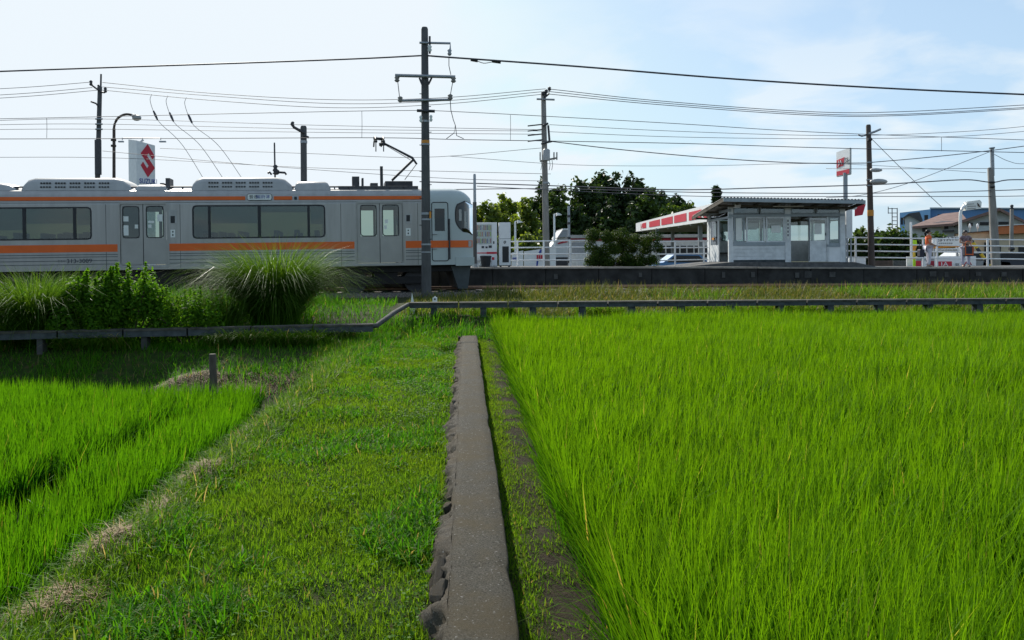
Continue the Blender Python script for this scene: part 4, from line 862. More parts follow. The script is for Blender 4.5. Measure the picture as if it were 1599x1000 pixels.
# left end wall
def LP(px, py): a, b = unroll(px, py); Y = XL*FPX/a; return Vector((XL, Y, EYE.z-b/FPX*Y))
def lbox(name, p0, p1, th, m, parent=None, dx=0):
    a, b = LP(p0[0], p0[1]), LP(p1[0], p1[1]); zt = LP((p0[0]+p1[0])/2, p0[1]).z; zb = LP((p0[0]+p1[0])/2, p1[1]).z
    mb = MB(); mb.box(XL+dx, XL+dx+th, min(a.y,b.y), max(a.y,b.y), zb, zt); return mb.build(name, m, parent or wr)
lbox('post', (1104,336), (1107.5,409.5), .12, 'white_old'); lbox('side_beam', (1104,341), (1138,344), .13, 'frame', dx=-.012); lbox('side_plate', (1104,330), (1138,334), .11, 'frame')
d2 = lbox('sliding_door', (1107.5,383), (1121.5,409), .05, 'white_old', dx=.02); lbox('stile', (1119.5,343), (1121.5,383), .05, 'white_old', d2, .02); lbox('rail', (1107.5,343), (1119.5,346), .05, 'white_old', d2, .02); lbox('stile', (1107.5,346), (1109,383), .05, 'white_old', d2, .02)
lbox('pane', (1109,346), (1119.5,383), .006, 'glass', d2, .04); lbox('paper_notice', (1113,349), (1118,370), .006, 'paper', d2, .01); lbox('sticker', (1111,371.5), (1114.5,375), .006, 'amber', d2, .01)
lbox('transom_pane', (1107.5,334), (1138,341), .006, 'glass', dx=.05)
# rear and right walls, bench
YB2 = YB
mb = MB(); zs0, zs1 = base, base+.95; zt = base+2.45
wall_b = MB(); wall_b.box(XL+.1, XR, YB2-.1, YB2, zs0, zs1); wall_b.box(XL+.1, XR, YB2-.1, YB2, base+1.95, base+2.12)
for k in range(5): x = XL+.1+(XR-XL-.2)*k/4; wall_b.box(x-.05, x+.05, YB2-.099, YB2-.001, zs1, base+1.95)
wall_b.build('rear_wall', 'white_old', wr)
mb = MB(); mb.box(XL+.1, XR, YB2-.06, YB2-.05, zs1, base+1.95); mb.build('rear_pane', 'glass', wr)
mb = MB(); mb.box(XR-.1, XR-.002, YF+.12, YB2-.1, zs0, zs1); mb.box(XR-.1, XR-.002, YF+.12, YB2-.1, base+1.9, base+2.1); mb.box(XR-.1, XR-.002, YF+1.4, YF+1.5, zs1, base+1.9); mb.build('right_wall', 'white_old', wr)
mb = MB(); mb.box(XL+.3, XL+2.7, YB2-.5, YB2-.15, base+.38, base+.43); mb.box(XL+.4, XL+.46, YB2-.45, YB2-.2, base, base+.38); mb.box(XL+2.5, XL+2.56, YB2-.45, YB2-.2, base, base+.38); mb.build('bench', 'bamboo', wr)
# roof: corrugated sheet sloping down to the back
YE = 32.4; e0 = P(1130,309,YE); e1 = P(1350,312.5,YE); YK = 36.9; zk = P(1086,338,36.9).z
nu, nv = 260, 6; vs = []; 
for j in range(nv+1):
    for i in range(nu+1):
        f = i/nu; g = j/nv; x = e0.x+(e1.x-e0.x)*f; zf = e0.z+(e1.z-e0.z)*f; z = zf+(zk-e0.z)*g+.028*math.sin(i*2*math.pi/6.2)
        vs.append((x, YE+(YK-YE)*g, z))
mb = MB(); mb.add(vs, [(j*(nu+1)+i, j*(nu+1)+i+1, (j+1)*(nu+1)+i+1, (j+1)*(nu+1)+i) for j in range(nv) for i in range(nu)], 0, True)
rf = mb.build('roof', mat('weathered_slate_sheet', (.20,.19,.18), .8, col2=(.34,.33,.31), scale=3, bump=.1), wr)
sd = rf.modifiers.new('thickness', 'SOLIDIFY'); sd.thickness = .012
mb = MB(); mb.bar(e0+Vector((-.02,-.03,-.09)), e1+Vector((.02,-.03,-.09)), .04, .14); mb.build('front_fascia', 'frame', rf)
for xx in (e0.x, e1.x):
    mb = MB(); mb.bar((xx, YE, (e0.z if xx == e0.x else e1.z)-.10), (xx, YK, zk-.10+(0 if xx == e0.x else e1.z-e0.z)), .05, .13); mb.build('barge_board', 'bamboo', rf)
for k in range(1, 7):
    f = k/7; x = e0.x+(e1.x-e0.x)*f; zf = e0.z+(e1.z-e0.z)*f; mb = MB(); mb.bar((x,YE+.03,zf-.09), (x,YK,zf-.09+zk-e0.z), .06, .09); mb.build('rafter', 'bamboo', rf)
for k in range(3):
    f = .2+.36*k; y = YE+(YK-YE)*f; z = e0.z+(zk-e0.z)*f-.16; mb = MB(); mb.bar((e0.x+.05,y,z), (e1.x-.05,y,z+e1.z-e0.z), .07, .09); mb.build('purlin', 'bamboo', rf)
for px, py in ((1150,321.5),(1331,324)):
    c = P(px,py,YF-.25 if px < 1200 else YF+.3); mb = MB(); mb.tube([c+Vector((-.13,0,0)), c+Vector((-.1,0,0)), c+Vector((.14,0,0)), c+Vector((.18,0,0))], [.06,.10,.10,.05], 12); mb.bar(c+Vector((0,0,.08)), c+Vector((0,.15,.22)), .02); mb.build('round_lamp', 'white', wr)
mb = MB(); pbox(mb, (1208,321.7), (1255,323.2), YF-.5, YF-.42); pbox(mb, (1216,317), (1217,322), YF-.48, YF-.44); pbox(mb, (1246,317), (1247,322), YF-.48, YF-.44); mb.build('tube_lamp', 'cream', wr)
# white ledge sign right of the room
q = thing('notice_cabinet', 'narrow white notice panel fixed on posts beside the right end of the waiting room', 'notice board', P(1327,417,35))
mb = MB(); pbox(mb, (1321.5,327), (1331,372), 34.6, 34.75); mb.build('panel', 'white', q)
mb = MB(); pbox(mb, (1323,372), (1324.5,414), 34.65, 34.7); pbox(mb, (1328.5,372), (1330,414), 34.65, 34.7); mb.build('legs', 'galv', q)

# ------------------------------------------------------------------ things on the platform
YV = 33.4
v = thing('vending_machine', 'white drinks vending machine with three rows of bottles behind glass, right of the train nose', 'vending machine', P(758,417,YV))
zt = P(758,347.5,YV).z; a = P(737,400,YV).x; b = P(776.5,400,YV).x; zb = P(758,417,YV).z
mb = MB(); mb.box(a, b, YV+.06, YV+.75, zb, zt); mb.build('cabinet', 'white', v)
mb = MB(); wall_open(mb, a+.01, b-.01, zb+.05, zt-.01, YV, YV+.06, [(P(741,390,YV).x, P(768,390,YV).x, P(755,382,YV).z, P(755,351,YV).z), (P(745,390,YV).x, P(768,390,YV).x, P(755,414,YV).z, P(755,407,YV).z)]); dd = mb.build('door', 'white', v)
mb = MB(); pbox(mb, (741,351), (768,382), YV+.012, YV+.018); mb.build('display_glass', 'clear', dd)
cols = ['ink','red','blue','orange','hivis','amber','paper','yellow']
for i, y in enumerate((355.5, 365.5, 376)):
    mb = MB(); pbox(mb, (741.3,y+4), (767.7,y+4.8), YV+.022, YV+.058, 6)
    for k in range(10):
        x = 742.8+k*2.6; mi = (k*3+i*5+(k//2)) % 8; c = P(x, y, YV+.04); mb.tube([(c.x,c.y,P(x,y+4,YV).z),(c.x,c.y,P(x,y-2.2,YV).z),(c.x,c.y,P(x,y-3.6,YV).z)], [.022,.022,.010], 7, mi)
    o = mb.build('drink_row', cols, dd); o['kind'] = 'stuff'
mb = MB(); pbox(mb, (745,394.6), (760,396.2), YV-.006, YV+.01); pbox(mb, (760,393.6), (776,396.8), YV-.007, YV+.01); mb.build('red_band', 'red', dd)
for r4 in ((752,384.5,756,388),(758,385,761.5,388),(763,383.5,768,387.5),(770,377,772,381)):
    mb = MB(); pbox(mb, r4[:2], r4[2:], YV-.006, YV+.01); mb.build('button_plate', 'ink', dd)
mb = MB(); pbox(mb, (768,402), (772,406), YV-.006, YV+.01); mb.build('sticker', 'red', dd)
k_ = thing('ticket_machine', 'plain white cabinet with dark lower window, between vending machine and white railing', 'machine', P(788,417,YV))
zt2 = P(788,347.5,YV).z; a = P(779.5,400,YV).x; b = P(797.5,400,YV).x
mb = MB(); mb.box(a, b, YV, YV+.5, zb+.06, zt2); mb.build('cabinet', 'white', k_)
mb = MB(); mb.box(a+.03, a+.1, YV+.05, YV+.45, zb-.02, zb+.06); mb.box(b-.1, b-.03, YV+.05, YV+.45, zb-.02, zb+.06); mb.build('feet', 'iron', k_)
mb = MB(); pbox(mb, (784.5,385), (794.5,410), YV-.008, YV+.01); mb.build('window', 'rubber', k_)
mb = MB(); pbox(mb, (779.6,372.6), (797.4,373.4), YV-.004, YV+.01); mb.build('seam', 'galv', k_)
c = P(788.5,378.5,YV-.008); mb = MB(); mb.tube([c+Vector((.05*math.cos(t_), 0, .055*math.sin(t_)*(1 if t_ < 4 else .6))) for t_ in np.linspace(.6,5.2,9)], .014, 5); mb.tube([c+Vector((-.02,0,-.06)), c+Vector((.05,0,.02))], .012, 5); mb.build('emblem', 'ink', k_)
q = P(758.5,418.5,32.9); zq = P(758,399.5,32.9).z
rb = thing('rubbish_bin', 'black tapered rubbish bin with lid in front of the vending machine', 'bin', q)
mb = MB(); mb.tube([(q.x,q.y,q.z),(q.x,q.y,zq-.06)], [.17,.23], 14); mb.build('bin_body', 'rubber', rb); mb = MB(); mb.tube([(q.x,q.y,zq-.06),(q.x,q.y,zq-.02),(q.x,q.y,zq)], [.245,.245,.2], 14); mb.build('lid', 'rubber', rb)
mb = MB(); mb.tube([(q.x-.33,q.y,q.z+.0),(q.x-.25,q.y,q.z+.12),(q.x-.18,q.y,q.z+.28)], .02, 5); mb.build('pedal', 'paper', rb)
# railings
def railing(px0, px1, ys0, ys1, Y, posts, label, name='railing', low=417):
    root = thing(name, label, 'railing', P((px0+px1)/2, low, Y), 'white railings along the back of the platform')
    for y0, y1 in zip(ys0, ys1):
        mb = MB(); mb.tube([P(px0,y0,Y), P((px0+px1)/2,(y0+y1)/2,Y), P(px1,y1,Y)], .03, 7); mb.build('rail', 'white', root)
    for px in posts:
        f = (px-px0)/(px1-px0); y = ys0[0]+(ys1[0]-ys0[0])*f
        mb = MB(); a = P(px,y-1.5,Y); zb = min(P(px,low,Y).z, float(ptop(a.x)))-.02; mb.tube([(a.x,Y,zb),(a.x,Y,a.z)], .042, 8); mb.build('post', 'white', root)
railing(797,925,(377.5,387,397,406.8),(375.5,386,396.5,406.2),35.6,(808,849,890.5,917),'white four-rail railing from the ticket machine to the clipped shrubs')
railing(1018,1106,(377.8,387.5,397.5,407.5),(376.5,386.5,396,405.5),36.2,(1054,1099),'white railing between the clipped shrubs and the waiting room')
railing(1322,1640,(371,381.5,392,402),(375.5,385.5,395.5,405.5),35.6,(1336,1441.5,1463,1542,1622),'long white railing right of the waiting room behind the two people')
# clipped shrubs
shrub_m = leafmat('shrub_leaf', (0.014,0.036,0.006), (0.065,0.11,0.014), trans=.32, rough=.5, spec=.12, tboost=1.5)
bush(915,978,355,419,33.6,17000,.07,shrub_m,'dark clipped shrub on the platform, left one of the touching pair','clipped_shrub','shrub','clipped shrubs on the platform',1.5,22)
bush(963,1030,359,419,33.9,18000,.065,shrub_m,'clipped shrub on the platform, right one of the pair with yellowish top','clipped_shrub','shrub','clipped shrubs on the platform',1.5,22)

# ------------------------------------------------------------------ PEOPLE
def skin(name, pts, edges, m, parent, sub=2):
    """pts: name -> (x,y,z,r)"""
    ks = list(pts); me = bpy.data.meshes.new(name); me.from_pydata([pts[k][:3] for k in ks], [(ks.index(a), ks.index(b)) for a, b in edges], [])
    o = bpy.data.objects.new(name, me); COL.objects.link(o); md = o.modifiers.new('s', 'SKIN'); md.use_smooth_shade = True
    for i, k in enumerate(ks):
        r = pts[k][3]; me.skin_vertices[0].data[i].radius = r if isinstance(r, tuple) else (r, r)
    me.skin_vertices[0].data[0].use_root = True
    s2 = o.modifiers.new('d', 'SUBSURF'); s2.levels = sub; s2.render_levels = sub
    dg = bpy.context.evaluated_depsgraph_get(); dg.update(); nm = bpy.data.meshes.new_from_object(o.evaluated_get(dg)); bpy.data.objects.remove(o)
    nm.materials.clear(); nm.materials.append(M[m]); return link(name, nm, parent)
M['skin'] = mat('skin', (.42,.26,.18), .55, var=.05); M['hair'] = mat('black_hair', (.012,.010,.010), .45); M['tee'] = mat('orange_shirt', (.75,.14,.045), .8, var=.08)
M['trouser'] = mat('white_trousers', (.55,.54,.60), .8, var=.06); M['blouse'] = mat('mauve_blouse', (.10,.06,.06), .85, col2=(.30,.22,.24), scale=28); M['lilac'] = mat('lilac_trousers', (.50,.48,.58), .8, var=.06); M['bagc'] = mat('dark_bag', (.03,.03,.045), .7)
def body(root, h, arms, stance=.09):
    k = h/1.65
    p = {'pel':(0,0,.93*k,.13),'waist':(0,0,1.08*k,.115),'chest':(0,0,1.25*k,(.15,.11)),'neckb':(0,0,1.38*k,.065),'neck':(0,-.01,1.43*k,.05),'jaw':(0,-.03,1.48*k,(.062,.072)),'head':(0,-.015,1.56*k,(.075,.09)),'crown':(0,0,1.63*k,(.055,.065))}
    e = [('pel','waist'),('waist','chest'),('chest','neckb'),('neckb','neck'),('neck','jaw'),('jaw','head'),('head','crown')]
    for s, n in ((-1,'l'),(1,'r')):
        p.update({'hip'+n:(s*.09,0,.86*k,.095),'knee'+n:(s*stance,-.02,.47*k,.06),'ank'+n:(s*stance,.02,.085*k,.04),'toe'+n:(s*(stance+.02),-.15,.03*k,(.035,.025))})
        e += [('pel','hip'+n),('hip'+n,'knee'+n),('knee'+n,'ank'+n),('ank'+n,'toe'+n)]
        sh, el, wr_, hd = (.17*s*1.0, 0, 1.33*k), *arms[n]
        p.update({'sh'+n:(*sh,.06),'el'+n:(*el,.04),'wr'+n:(*wr_,.027),'hd'+n:(*hd,(.035,.02))}); e += [('neckb','sh'+n),('sh'+n,'el'+n),('el'+n,'wr'+n),('wr'+n,'hd'+n)]
        d = (Vector(hd)-Vector(wr_)).normalized(); x = d.cross(Vector((0,0,1))); x = x.normalized() if x.length > .1 else Vector((1,0,0))
        for i in range(5):
            o_ = (i-1.5)*.018 if i < 4 else -.05; L = (.075,.085,.08,.062,.045)[i]; q = Vector(hd)+x*o_+d*(.03 if i < 4 else -.02); t1 = q+d*L*.55+Vector((0,-.004,0)); t2 = t1+d*L*.45+Vector((0,-.012,-.012))
            p['f%d%s'%(i,n)] = (*t1, .009); p['g%d%s'%(i,n)] = (*t2, .007); e += [('hd'+n,'f%d%s'%(i,n)),('f%d%s'%(i,n),'g%d%s'%(i,n))]
    b = skin('body', p, e, 'skin', root, 1)
    return p, k
def face(root, k):
    mb = MB(); mb.ball((-.03,-.098,1.545*k), .011, 6); mb.ball((.03,-.098,1.545*k), .011, 6); mb.build('eyes', 'ink', root, local=True)
    mb = MB(); mb.ball((0,-.112,1.52*k), .014, 6, sq=(.8,1,1.4)); mb.ball((-.078,-.01,1.53*k), .022, 6, sq=(.4,.8,1.3)); mb.ball((.078,-.01,1.53*k), .022, 6, sq=(.4,.8,1.3)); mb.build('nose_and_ears', 'skin', root, local=True)
    mb = MB(); mb.ball((0,-.1,1.478*k), .02, 6, sq=(1.1,.5,.3)); mb.build('mouth', 'red', root, local=True)
def shell(root, name, p, ks, edges, grow, m): return skin(name, {k: (*p[k][:3], tuple(v+grow for v in (p[k][3] if isinstance(p[k][3], tuple) else (p[k][3],)*2))) for k in ks}, edges, m, root, 1)
YP = 34.2
pa = thing('person', 'person in an orange T-shirt and white trousers, standing side-on at the platform railing', 'person', P(1450,417.5,YP)); pa.rotation_euler = (0,0,R(78))
p, k = body(pa, 1.60, {'l':((-.19,.01,1.06),(-.15,-.17,.95),(-.13,-.23,.93)), 'r':((.19,-.01,1.06),(.14,-.18,.95),(.12,-.24,.93))}); face(pa, k)
shell(pa, 'shirt', p, ['pel','waist','chest','neckb','shl','shr','ell','elr'], [('pel','waist'),('waist','chest'),('chest','neckb'),('neckb','shl'),('neckb','shr')]+[], .025, 'tee') if False else None
q = dict(p); q['mel'] = tuple((Vector(p['shl'][:3])+Vector(p['ell'][:3]))/2)+(.058,); q['mer'] = tuple((Vector(p['shr'][:3])+Vector(p['elr'][:3]))/2)+(.058,)
TOPE = [('pel','waist'),('waist','chest'),('chest','neckb'),('neckb','shl'),('neckb','shr'),('shl','mel'),('shr','mer')]; TOPK = ['pel','waist','chest','neckb','shl','shr','mel','mer']
LEGE = [('pel','hipl'),('hipl','kneel'),('kneel','ankl'),('pel','hipr'),('hipr','kneer'),('kneer','ankr')]; LEGK = ['pel','hipl','kneel','ankl','hipr','kneer','ankr']
shell(pa, 'shirt', q, TOPK, TOPE, .022, 'tee'); shell(pa, 'trousers', q, LEGK, LEGE, .018, 'trouser')
def shoes(root, p, k):
    for n in 'lr':
        mb = MB(); a = Vector(p['ank'+n][:3]); mb.ball((a.x, a.y-.07, .035), .07, 8, sq=(.65,1.9,.6)); mb.build('shoe', 'ink', root, local=True)
def hair(root, k, bun):
    mb = MB(); mb.ball((0,.012,1.585*k), .098, 12, sq=(.92,1.02,.92)); 
    mb.tube([(0,.08,1.58*k),(0,.12,1.50*k),(0,.10,1.36*k)] if bun else [(0,.06,1.58*k),(0,.09,1.52*k),(0,.08,1.46*k)], [.05,.055,.02] if bun else [.06,.06,.04], 7); mb.build('hair', 'hair', root, local=True)
shoes(pa, p, k); hair(pa, k, True)
pb = thing('person', 'person in a mauve patterned blouse and lilac trousers, facing the train with folded arms', 'person', P(1508,417.5,YP)); pb.rotation_euler = (0,0,R(-14))
p, k = body(pb, 1.57, {'l':((-.22,-.03,1.06),(-.04,-.19,1.06),(.05,-.2,1.08)), 'r':((.24,-.02,1.06),(.05,-.21,1.02),(-.05,-.22,1.03))}, .11); face(pb, k)
q = dict(p); q['mel'] = tuple((Vector(p['shl'][:3])+Vector(p['ell'][:3]))/2)+(.058,); q['mer'] = tuple((Vector(p['shr'][:3])+Vector(p['elr'][:3]))/2)+(.058,)
shell(pb, 'blouse', q, TOPK, TOPE, .024, 'blouse'); shell(pb, 'trousers', q, LEGK, LEGE, .02, 'lilac'); shoes(pb, p, k); hair(pb, k, False)
def bag(c, w_, h_, d_, m2, label, strap):
    bgt = thing('shoulder_bag', label, 'bag', c); mb = MB(); mb.prism([(c.x+x, c.y-d_/2, c.z+z) for x, z in rrect(-w_/2, w_/2, 0, h_, .05)], (0,d_,0)); mb.build('bag_body', 'bagc', bgt)
    if m2:
        for a, b in ((-.62,-.5),(.5,.62)): mb = MB(); mb.box(c.x+a*w_*.7, c.x+b*w_*.7, c.y-d_/2-.006, c.y-d_/2+.01, c.z+.03, c.z+h_-.02); mb.build('orange_trim', m2, bgt)
        mb = MB(); mb.box(c.x-w_*.42, c.x+w_*.42, c.y-d_/2-.008, c.y-d_/2+.01, c.z+.06, c.z+.1); mb.build('orange_trim', m2, bgt)
    mb = MB(); mb.tube(smooth_pts([c+Vector((-w_*.35,0,h_-.02)), c+Vector((-w_*.2,.02,h_+strap)), c+Vector((w_*.2,.02,h_+strap)), c+Vector((w_*.35,0,h_-.02))], 4), .014, 5); mb.build('strap', m2 or 'bagc', bgt)
bag(P(1512,400.5,YP-.26), .40, .42, .13, 'orange', 'dark tote bag with orange trim hanging in front of the mauve blouse', .2)
bag(P(1438,402,YP+.02), .2, .34, .2, None, 'black shoulder bag hanging behind the orange T-shirt', .3)
# ================================================================== POLES
def pole(name, label, cat, p0, p1, Y, r0, r1, m, zb=None, part='shaft', group=None):
    a = P(*p0, Y); b = P(*p1, Y); zb = GZ-.05 if zb is None else zb
    f = (a.z-zb)/(a.z-b.z); bx_ = a.x+(b.x-a.x)*f
    root = thing(name, label, cat, (bx_, Y, zb), group)
    mb = MB(); mb.tube([(bx_,Y,zb),(bx_+(a.x-bx_)*.5,Y,(zb+a.z)/2),(a.x,Y,a.z-.06),(a.x,Y,a.z)], [r1,(r0+r1)/2,r0,r0*.8], 14); mb.build(part, m, root); return root
def seg(root, name, m, Y, *lines, r=.03, n=6):
    mb = MB()
    for ln in lines: mb.tube([P(px, py, Y) for px, py in ln], r, n)
    return mb.build(name, m, root)
def bolts(root, pxs, Y, r, m='iron', name='step_bolt', L=4):
    for px, py, d in pxs:
        mb = MB(); mb.tube([P(px,py,Y), P(px+d*L,py-.4,Y)], r, 5); mb.build(name, m, root)
def insul(root, Y, px, py, r=.07, m='galv', name='insulator', h=.1):
    c = P(px, py, Y); mb = MB(); mb.tube([c+Vector((0,0,h)), c+Vector((0,0,h*.5)), c, c-Vector((0,0,h*.5)), c-Vector((0,0,h))], [r*.5,r,r*.6,r,r*.5], 9); return mb.build(name, m, root)
# main dark pole in front of the train
YM = 24.3; gz = float(ground(-1.2, 24.3))
mp = pole('utility_pole', 'tall dark concrete pole standing before the train cab, with two crossarms and an orange band', 'pole', (663,43), (666,468), YM, .105, .155, 'polec', gz-.05)
def ring_(root, name, m, px, py, Y, r, h):
    c = P(px,py,Y); mb = MB(); mb.tube([c-Vector((0,0,h/2)), c+Vector((0,0,h/2))], r, 14); return mb.build(name, m, root)
seg(mp, 'top_bracket', 'galv', YM-.14, ((655,67),(703,68),(703,82)), r=.035); seg(mp, 'top_post', 'iron', YM-.16, ((671,57),(671,84)), r=.035)
insul(mp, YM-.14, 702, 82, .07, 'galv'); insul(mp, YM-.16, 671, 76, .07, 'paper')
seg(mp, 'crossarm', 'galv', YM-.17, ((617,118),(711,120.5)), r=.05); seg(mp, 'crossarm', 'galv', YM-.17, ((624,157.5),(704,156)), r=.04)
for px, py in ((620,124),(708,125),(625,155.5),(703,152)): insul(mp, YM-.17, px, py, .085, 'polew', h=.085)
seg(mp, 'brace', 'iron', YM-.15, ((655,122),(659,132)), ((674,122),(669,132)), r=.03)
seg(mp, 'small_crossarm', 'iron', YM-.16, ((651,173),(679,174)), r=.045); insul(mp, YM-.16, 657, 186, .05, 'paper'); insul(mp, YM-.16, 673, 185, .05, 'paper')
seg(mp, 'jumper_wire', 'wire', YM-.2, ((621,127),(624,153)), ((707,128),(703,150)), ((701,90),(701,103),(704,117)), ((703,156),(704,172),(708,188),(711,196),(709,208),(697,217)), ((711,196),(713,212),(724,217)), r=.012, n=5)
for py, h, m_, nm, g in ((222,.09,'amber','orange_band',.004),(334,.07,'galv','clamp_band',.01),(343,.05,'galv','clamp_band',.01),(382,.05,'galv','clamp_band',.01),(394,.04,'galv','clamp_band',.01),(190,.06,'galv','clamp_band',.01),(226,.05,'galv','clamp_band',.01)):
    ring_(mp, nm, m_, 663+(py-43)*3/425, py, YM, .105+.05*(py-43)/425+g, h)
c = P(671.8,336,YM-.05); mb = MB(); mb.box(c.x-.02, c.x+.03, c.y-.08, c.y+.02, c.z-.1, c.z+.1); mb.build('marker_plate', 'amber', mp)
bolts(mp, [(659,147,-1),(669,167,1),(670,207,1),(659,227,-1),(659,268,-1),(670,289,1),(659,310,-1),(671,330,1),(659,352,-1),(671,374,1)], YM-.1, .013)
# back left pole
lp = pole('utility_pole', 'leaning grey pole with thin lightning rod behind the train roof beside the arched lamp', 'pole', (156,135), (152.5,272), 46, .12, .17, 'polec')
seg(lp, 'lightning_rod', 'iron', 46, ((157.8,116),(157.3,140)), r=.05); seg(lp, 'bracket', 'iron', 45.8, ((142,128),(144,134),(155,142)), r=.05); seg(lp, 'bracket', 'iron', 45.8, ((165,139),(163,145),(156,144)), r=.05); seg(lp, 'bracket', 'iron', 45.8, ((142,159),(150,162),(153,166)), r=.05); insul(lp, 45.8, 142, 130, .1, 'iron', h=.15); insul(lp, 45.8, 164.5, 141, .1, 'iron', h=.15); insul(lp, 46, 153.8, 136, .08, 'iron', h=.12)
for y in (186, 194, 202): seg(lp, 'spool_bracket', 'galv', 45.8, ((149,y),(160,y)), r=.05)
ring_(lp, 'sleeve', 'roofdark', 153.2, 246, 46, .185, 2.0)
sl_ = pole('street_lamp', 'arched brown street lamp behind the train roof, between leaning pole and white sign tower', 'street lamp', (178,200), (178,274), 50, .09, .11, 'poleb')
mb = MB(); mb.tube(smooth_pts([P(178,200,50),P(179.5,193,50),P(184,185,50),P(192,180,50),P(199,178.7,50),P(207,180,50)], 5), .075, 8); mb.build('arm', 'poleb', sl_)
mb = MB(); c = P(213.5,184.5,50); mb.ball(c, .30, 12, sq=(1.0,.6,.62)); mb.tube([P(206,180,50), P(210,182,50)], [.08,.16], 8); mb.build('lamp_head', 'roofgrey', sl_)
for y in (219, 228): ring_(sl_, 'collar', 'poleb', 177.3, y, 50, .16, .12)
# catenary mast behind the train
cm = pole('catenary_mast', 'dark grey mast behind the train roof with a diagonal bracket stub at its top', 'mast', (474,197), (474.5,282), 33, .13, .13, 'polec')
seg(cm, 'bracket', 'iron', 32.8, ((455,193),(459,199),(466,203),(475,208)), r=.06); seg(cm, 'bracket', 'iron', 32.8, ((474,212),(482,215)), r=.05); insul(cm, 32.8, 457, 194, .08, 'iron'); ring_(cm, 'band', 'galv', 474.4, 222, 33, .145, .1)
tm = pole('signal_mast', 'thin short mast with forked insulators above the train air conditioner', 'mast', (428.5,223), (429.5,275), 36, .035, .05, 'iron')
seg(tm, 'fork', 'iron', 35.9, ((418,271),(421,269),(424,273)), ((430,269),(445,270),(447,273)), r=.05); insul(tm, 35.9, 430, 263, .12, 'iron', h=.15); insul(tm, 35.9, 431, 269, .16, 'iron', h=.12)
# big pole with transformer
bp_ = pole('utility_pole', 'weathered pale concrete pole carrying a grey transformer drum, in front of the dark trees', 'pole', (848.5,144), (853,388), 43, .13, .19, 'polew')
seg(bp_, 'crossarm', 'galv', 42.8, ((838,155),(866,156)), r=.05); seg(bp_, 'top_bracket', 'iron', 42.8, ((850,153),(857,147),(858,140)), ((852,152),(853,143)), r=.05)
for px, py in ((858,139),(853,143),(848,146)): insul(bp_, 42.8, px, py, .10, 'iron', h=.1)
for y in (195, 203, 210, 219): seg(bp_, 'dead_end_clamp', 'iron', 42.7, ((824,y+2),(847,y-.5)), r=.035)
seg(bp_, 'switch_arm', 'iron', 42.7, ((856,196),(858,220)), ((847,197),(856,193)), r=.06); seg(bp_, 'switch_arm', 'iron', 42.7, ((845,225),(862,221)), r=.05)
c0, c1 = P(853,251,42.4), P(853,233,42.4); mb = MB(); mb.tube([c0, c0+(c1-c0)*.9, c1], [.20,.20,.12], 12); tf = mb.build('transformer', 'roofgrey', bp_)
seg(bp_, 'bushing_arm', 'polew', 42.6, ((843,252),(869,247)), r=.05)
for px in (843.5, 865, 869.5): seg(bp_, 'bushing', 'roofgrey', 42.6, ((px,250),(px,238)), r=.04)
for i, px in enumerate((845,858,862)): seg(bp_, 'drop_lead', 'wire', 42.5, ((px,250),(px+1,258),(px-.5,266)), r=.015)
ring_(bp_, 'band', 'galv', 852, 286, 43, .185, .1)
# platform pole and others
dp = pole('utility_pole', 'dark brown platform pole with lamps and an orange band, right of the waiting room', 'pole', (1356,195), (1361,414), 35.0, .10, .135, 'poleb', float(ptop(17.5))-.04)
seg(dp, 'top_bracket', 'galv', 34.85, ((1357,209),(1366,206),(1375,202)), r=.05); seg(dp, 'top_bracket', 'iron', 34.85, ((1354,211),(1346,213),(1340,211)), r=.03); seg(dp, 'clamp', 'iron', 34.85, ((1355,218),(1361,218)), r=.07)
for (px, py, L) in ((1368,266,.28),(1372,284,.40)):
    c = P(px,py,34.7); mb = MB(); mb.ball(c, L, 12, sq=(1,.4,.32)); mb.tube([P(1359,py-2,34.85), c+Vector((-L*.6,.03,.05))], .03, 5); mb.build('lamp', 'roofgrey', dp)
ring_(dp, 'orange_band', 'amber', 1359.3, 333, 35, .132, .26)
for y in (254, 281, 290): ring_(dp, 'band', 'galv', 1357.5, y, 35, .128, .05)
seg(dp, 'side_arm', 'iron', 34.85, ((1322,264),(1349,264)), r=.03) if False else None
rp_ = pole('utility_pole', 'pale leaning pole with a thin upper tube, in front of the brown roofed house', 'pole', (1546.5,262), (1555,412), 45, .15, .25, 'polew')
seg(rp_, 'upper_tube', 'galv', 45, ((1549,231),(1550,275)), r=.10); seg(rp_, 'top_crossarm', 'galv', 44.9, ((1545,232),(1553,231)), r=.05)
for y in (285, 292): seg(rp_, 'clamp', 'iron', 44.8, ((1545,y),(1553,y)), r=.06)
rp2 = pole('utility_pole', 'slim pale pole near the right edge of the photo, before the orange fascia', 'pole', (1580,326), (1579,412), 55, .11, .13, 'polew'); insul(rp2, 55, 1580, 324, .12, 'iron', h=.18); seg(rp2, 'meter_box', 'iron', 54.8, ((1576,389),(1583,389)), r=.12)
gm_ = pole('catenary_mast', 'slender grey mast rising just behind the train nose', 'mast', (741,272), (742,412), 32.0, .055, .07, 'galv', float(ptop(.3))-.03)
seg(gm_, 'sleeve', 'polec', 32.0, ((741.2,316),(741.8,412)), r=.085)
# striped guy guard
gg = thing('guy_guard', 'diagonal yellow and black striped guy wire cover beside the person in mauve', 'guy guard', P(1560,417,38))
a, b = P(1513,370,38), P(1562,418,38); b.z = min(b.z, GZ)
mb = MB()
for i in range(8): mb.tube([a.lerp(b, i/8), a.lerp(b, (i+1)/8)], .075, 8, i % 2, cap=(i in (0,7)))
mb.build('sleeve', ['ink','yellow'], gg)
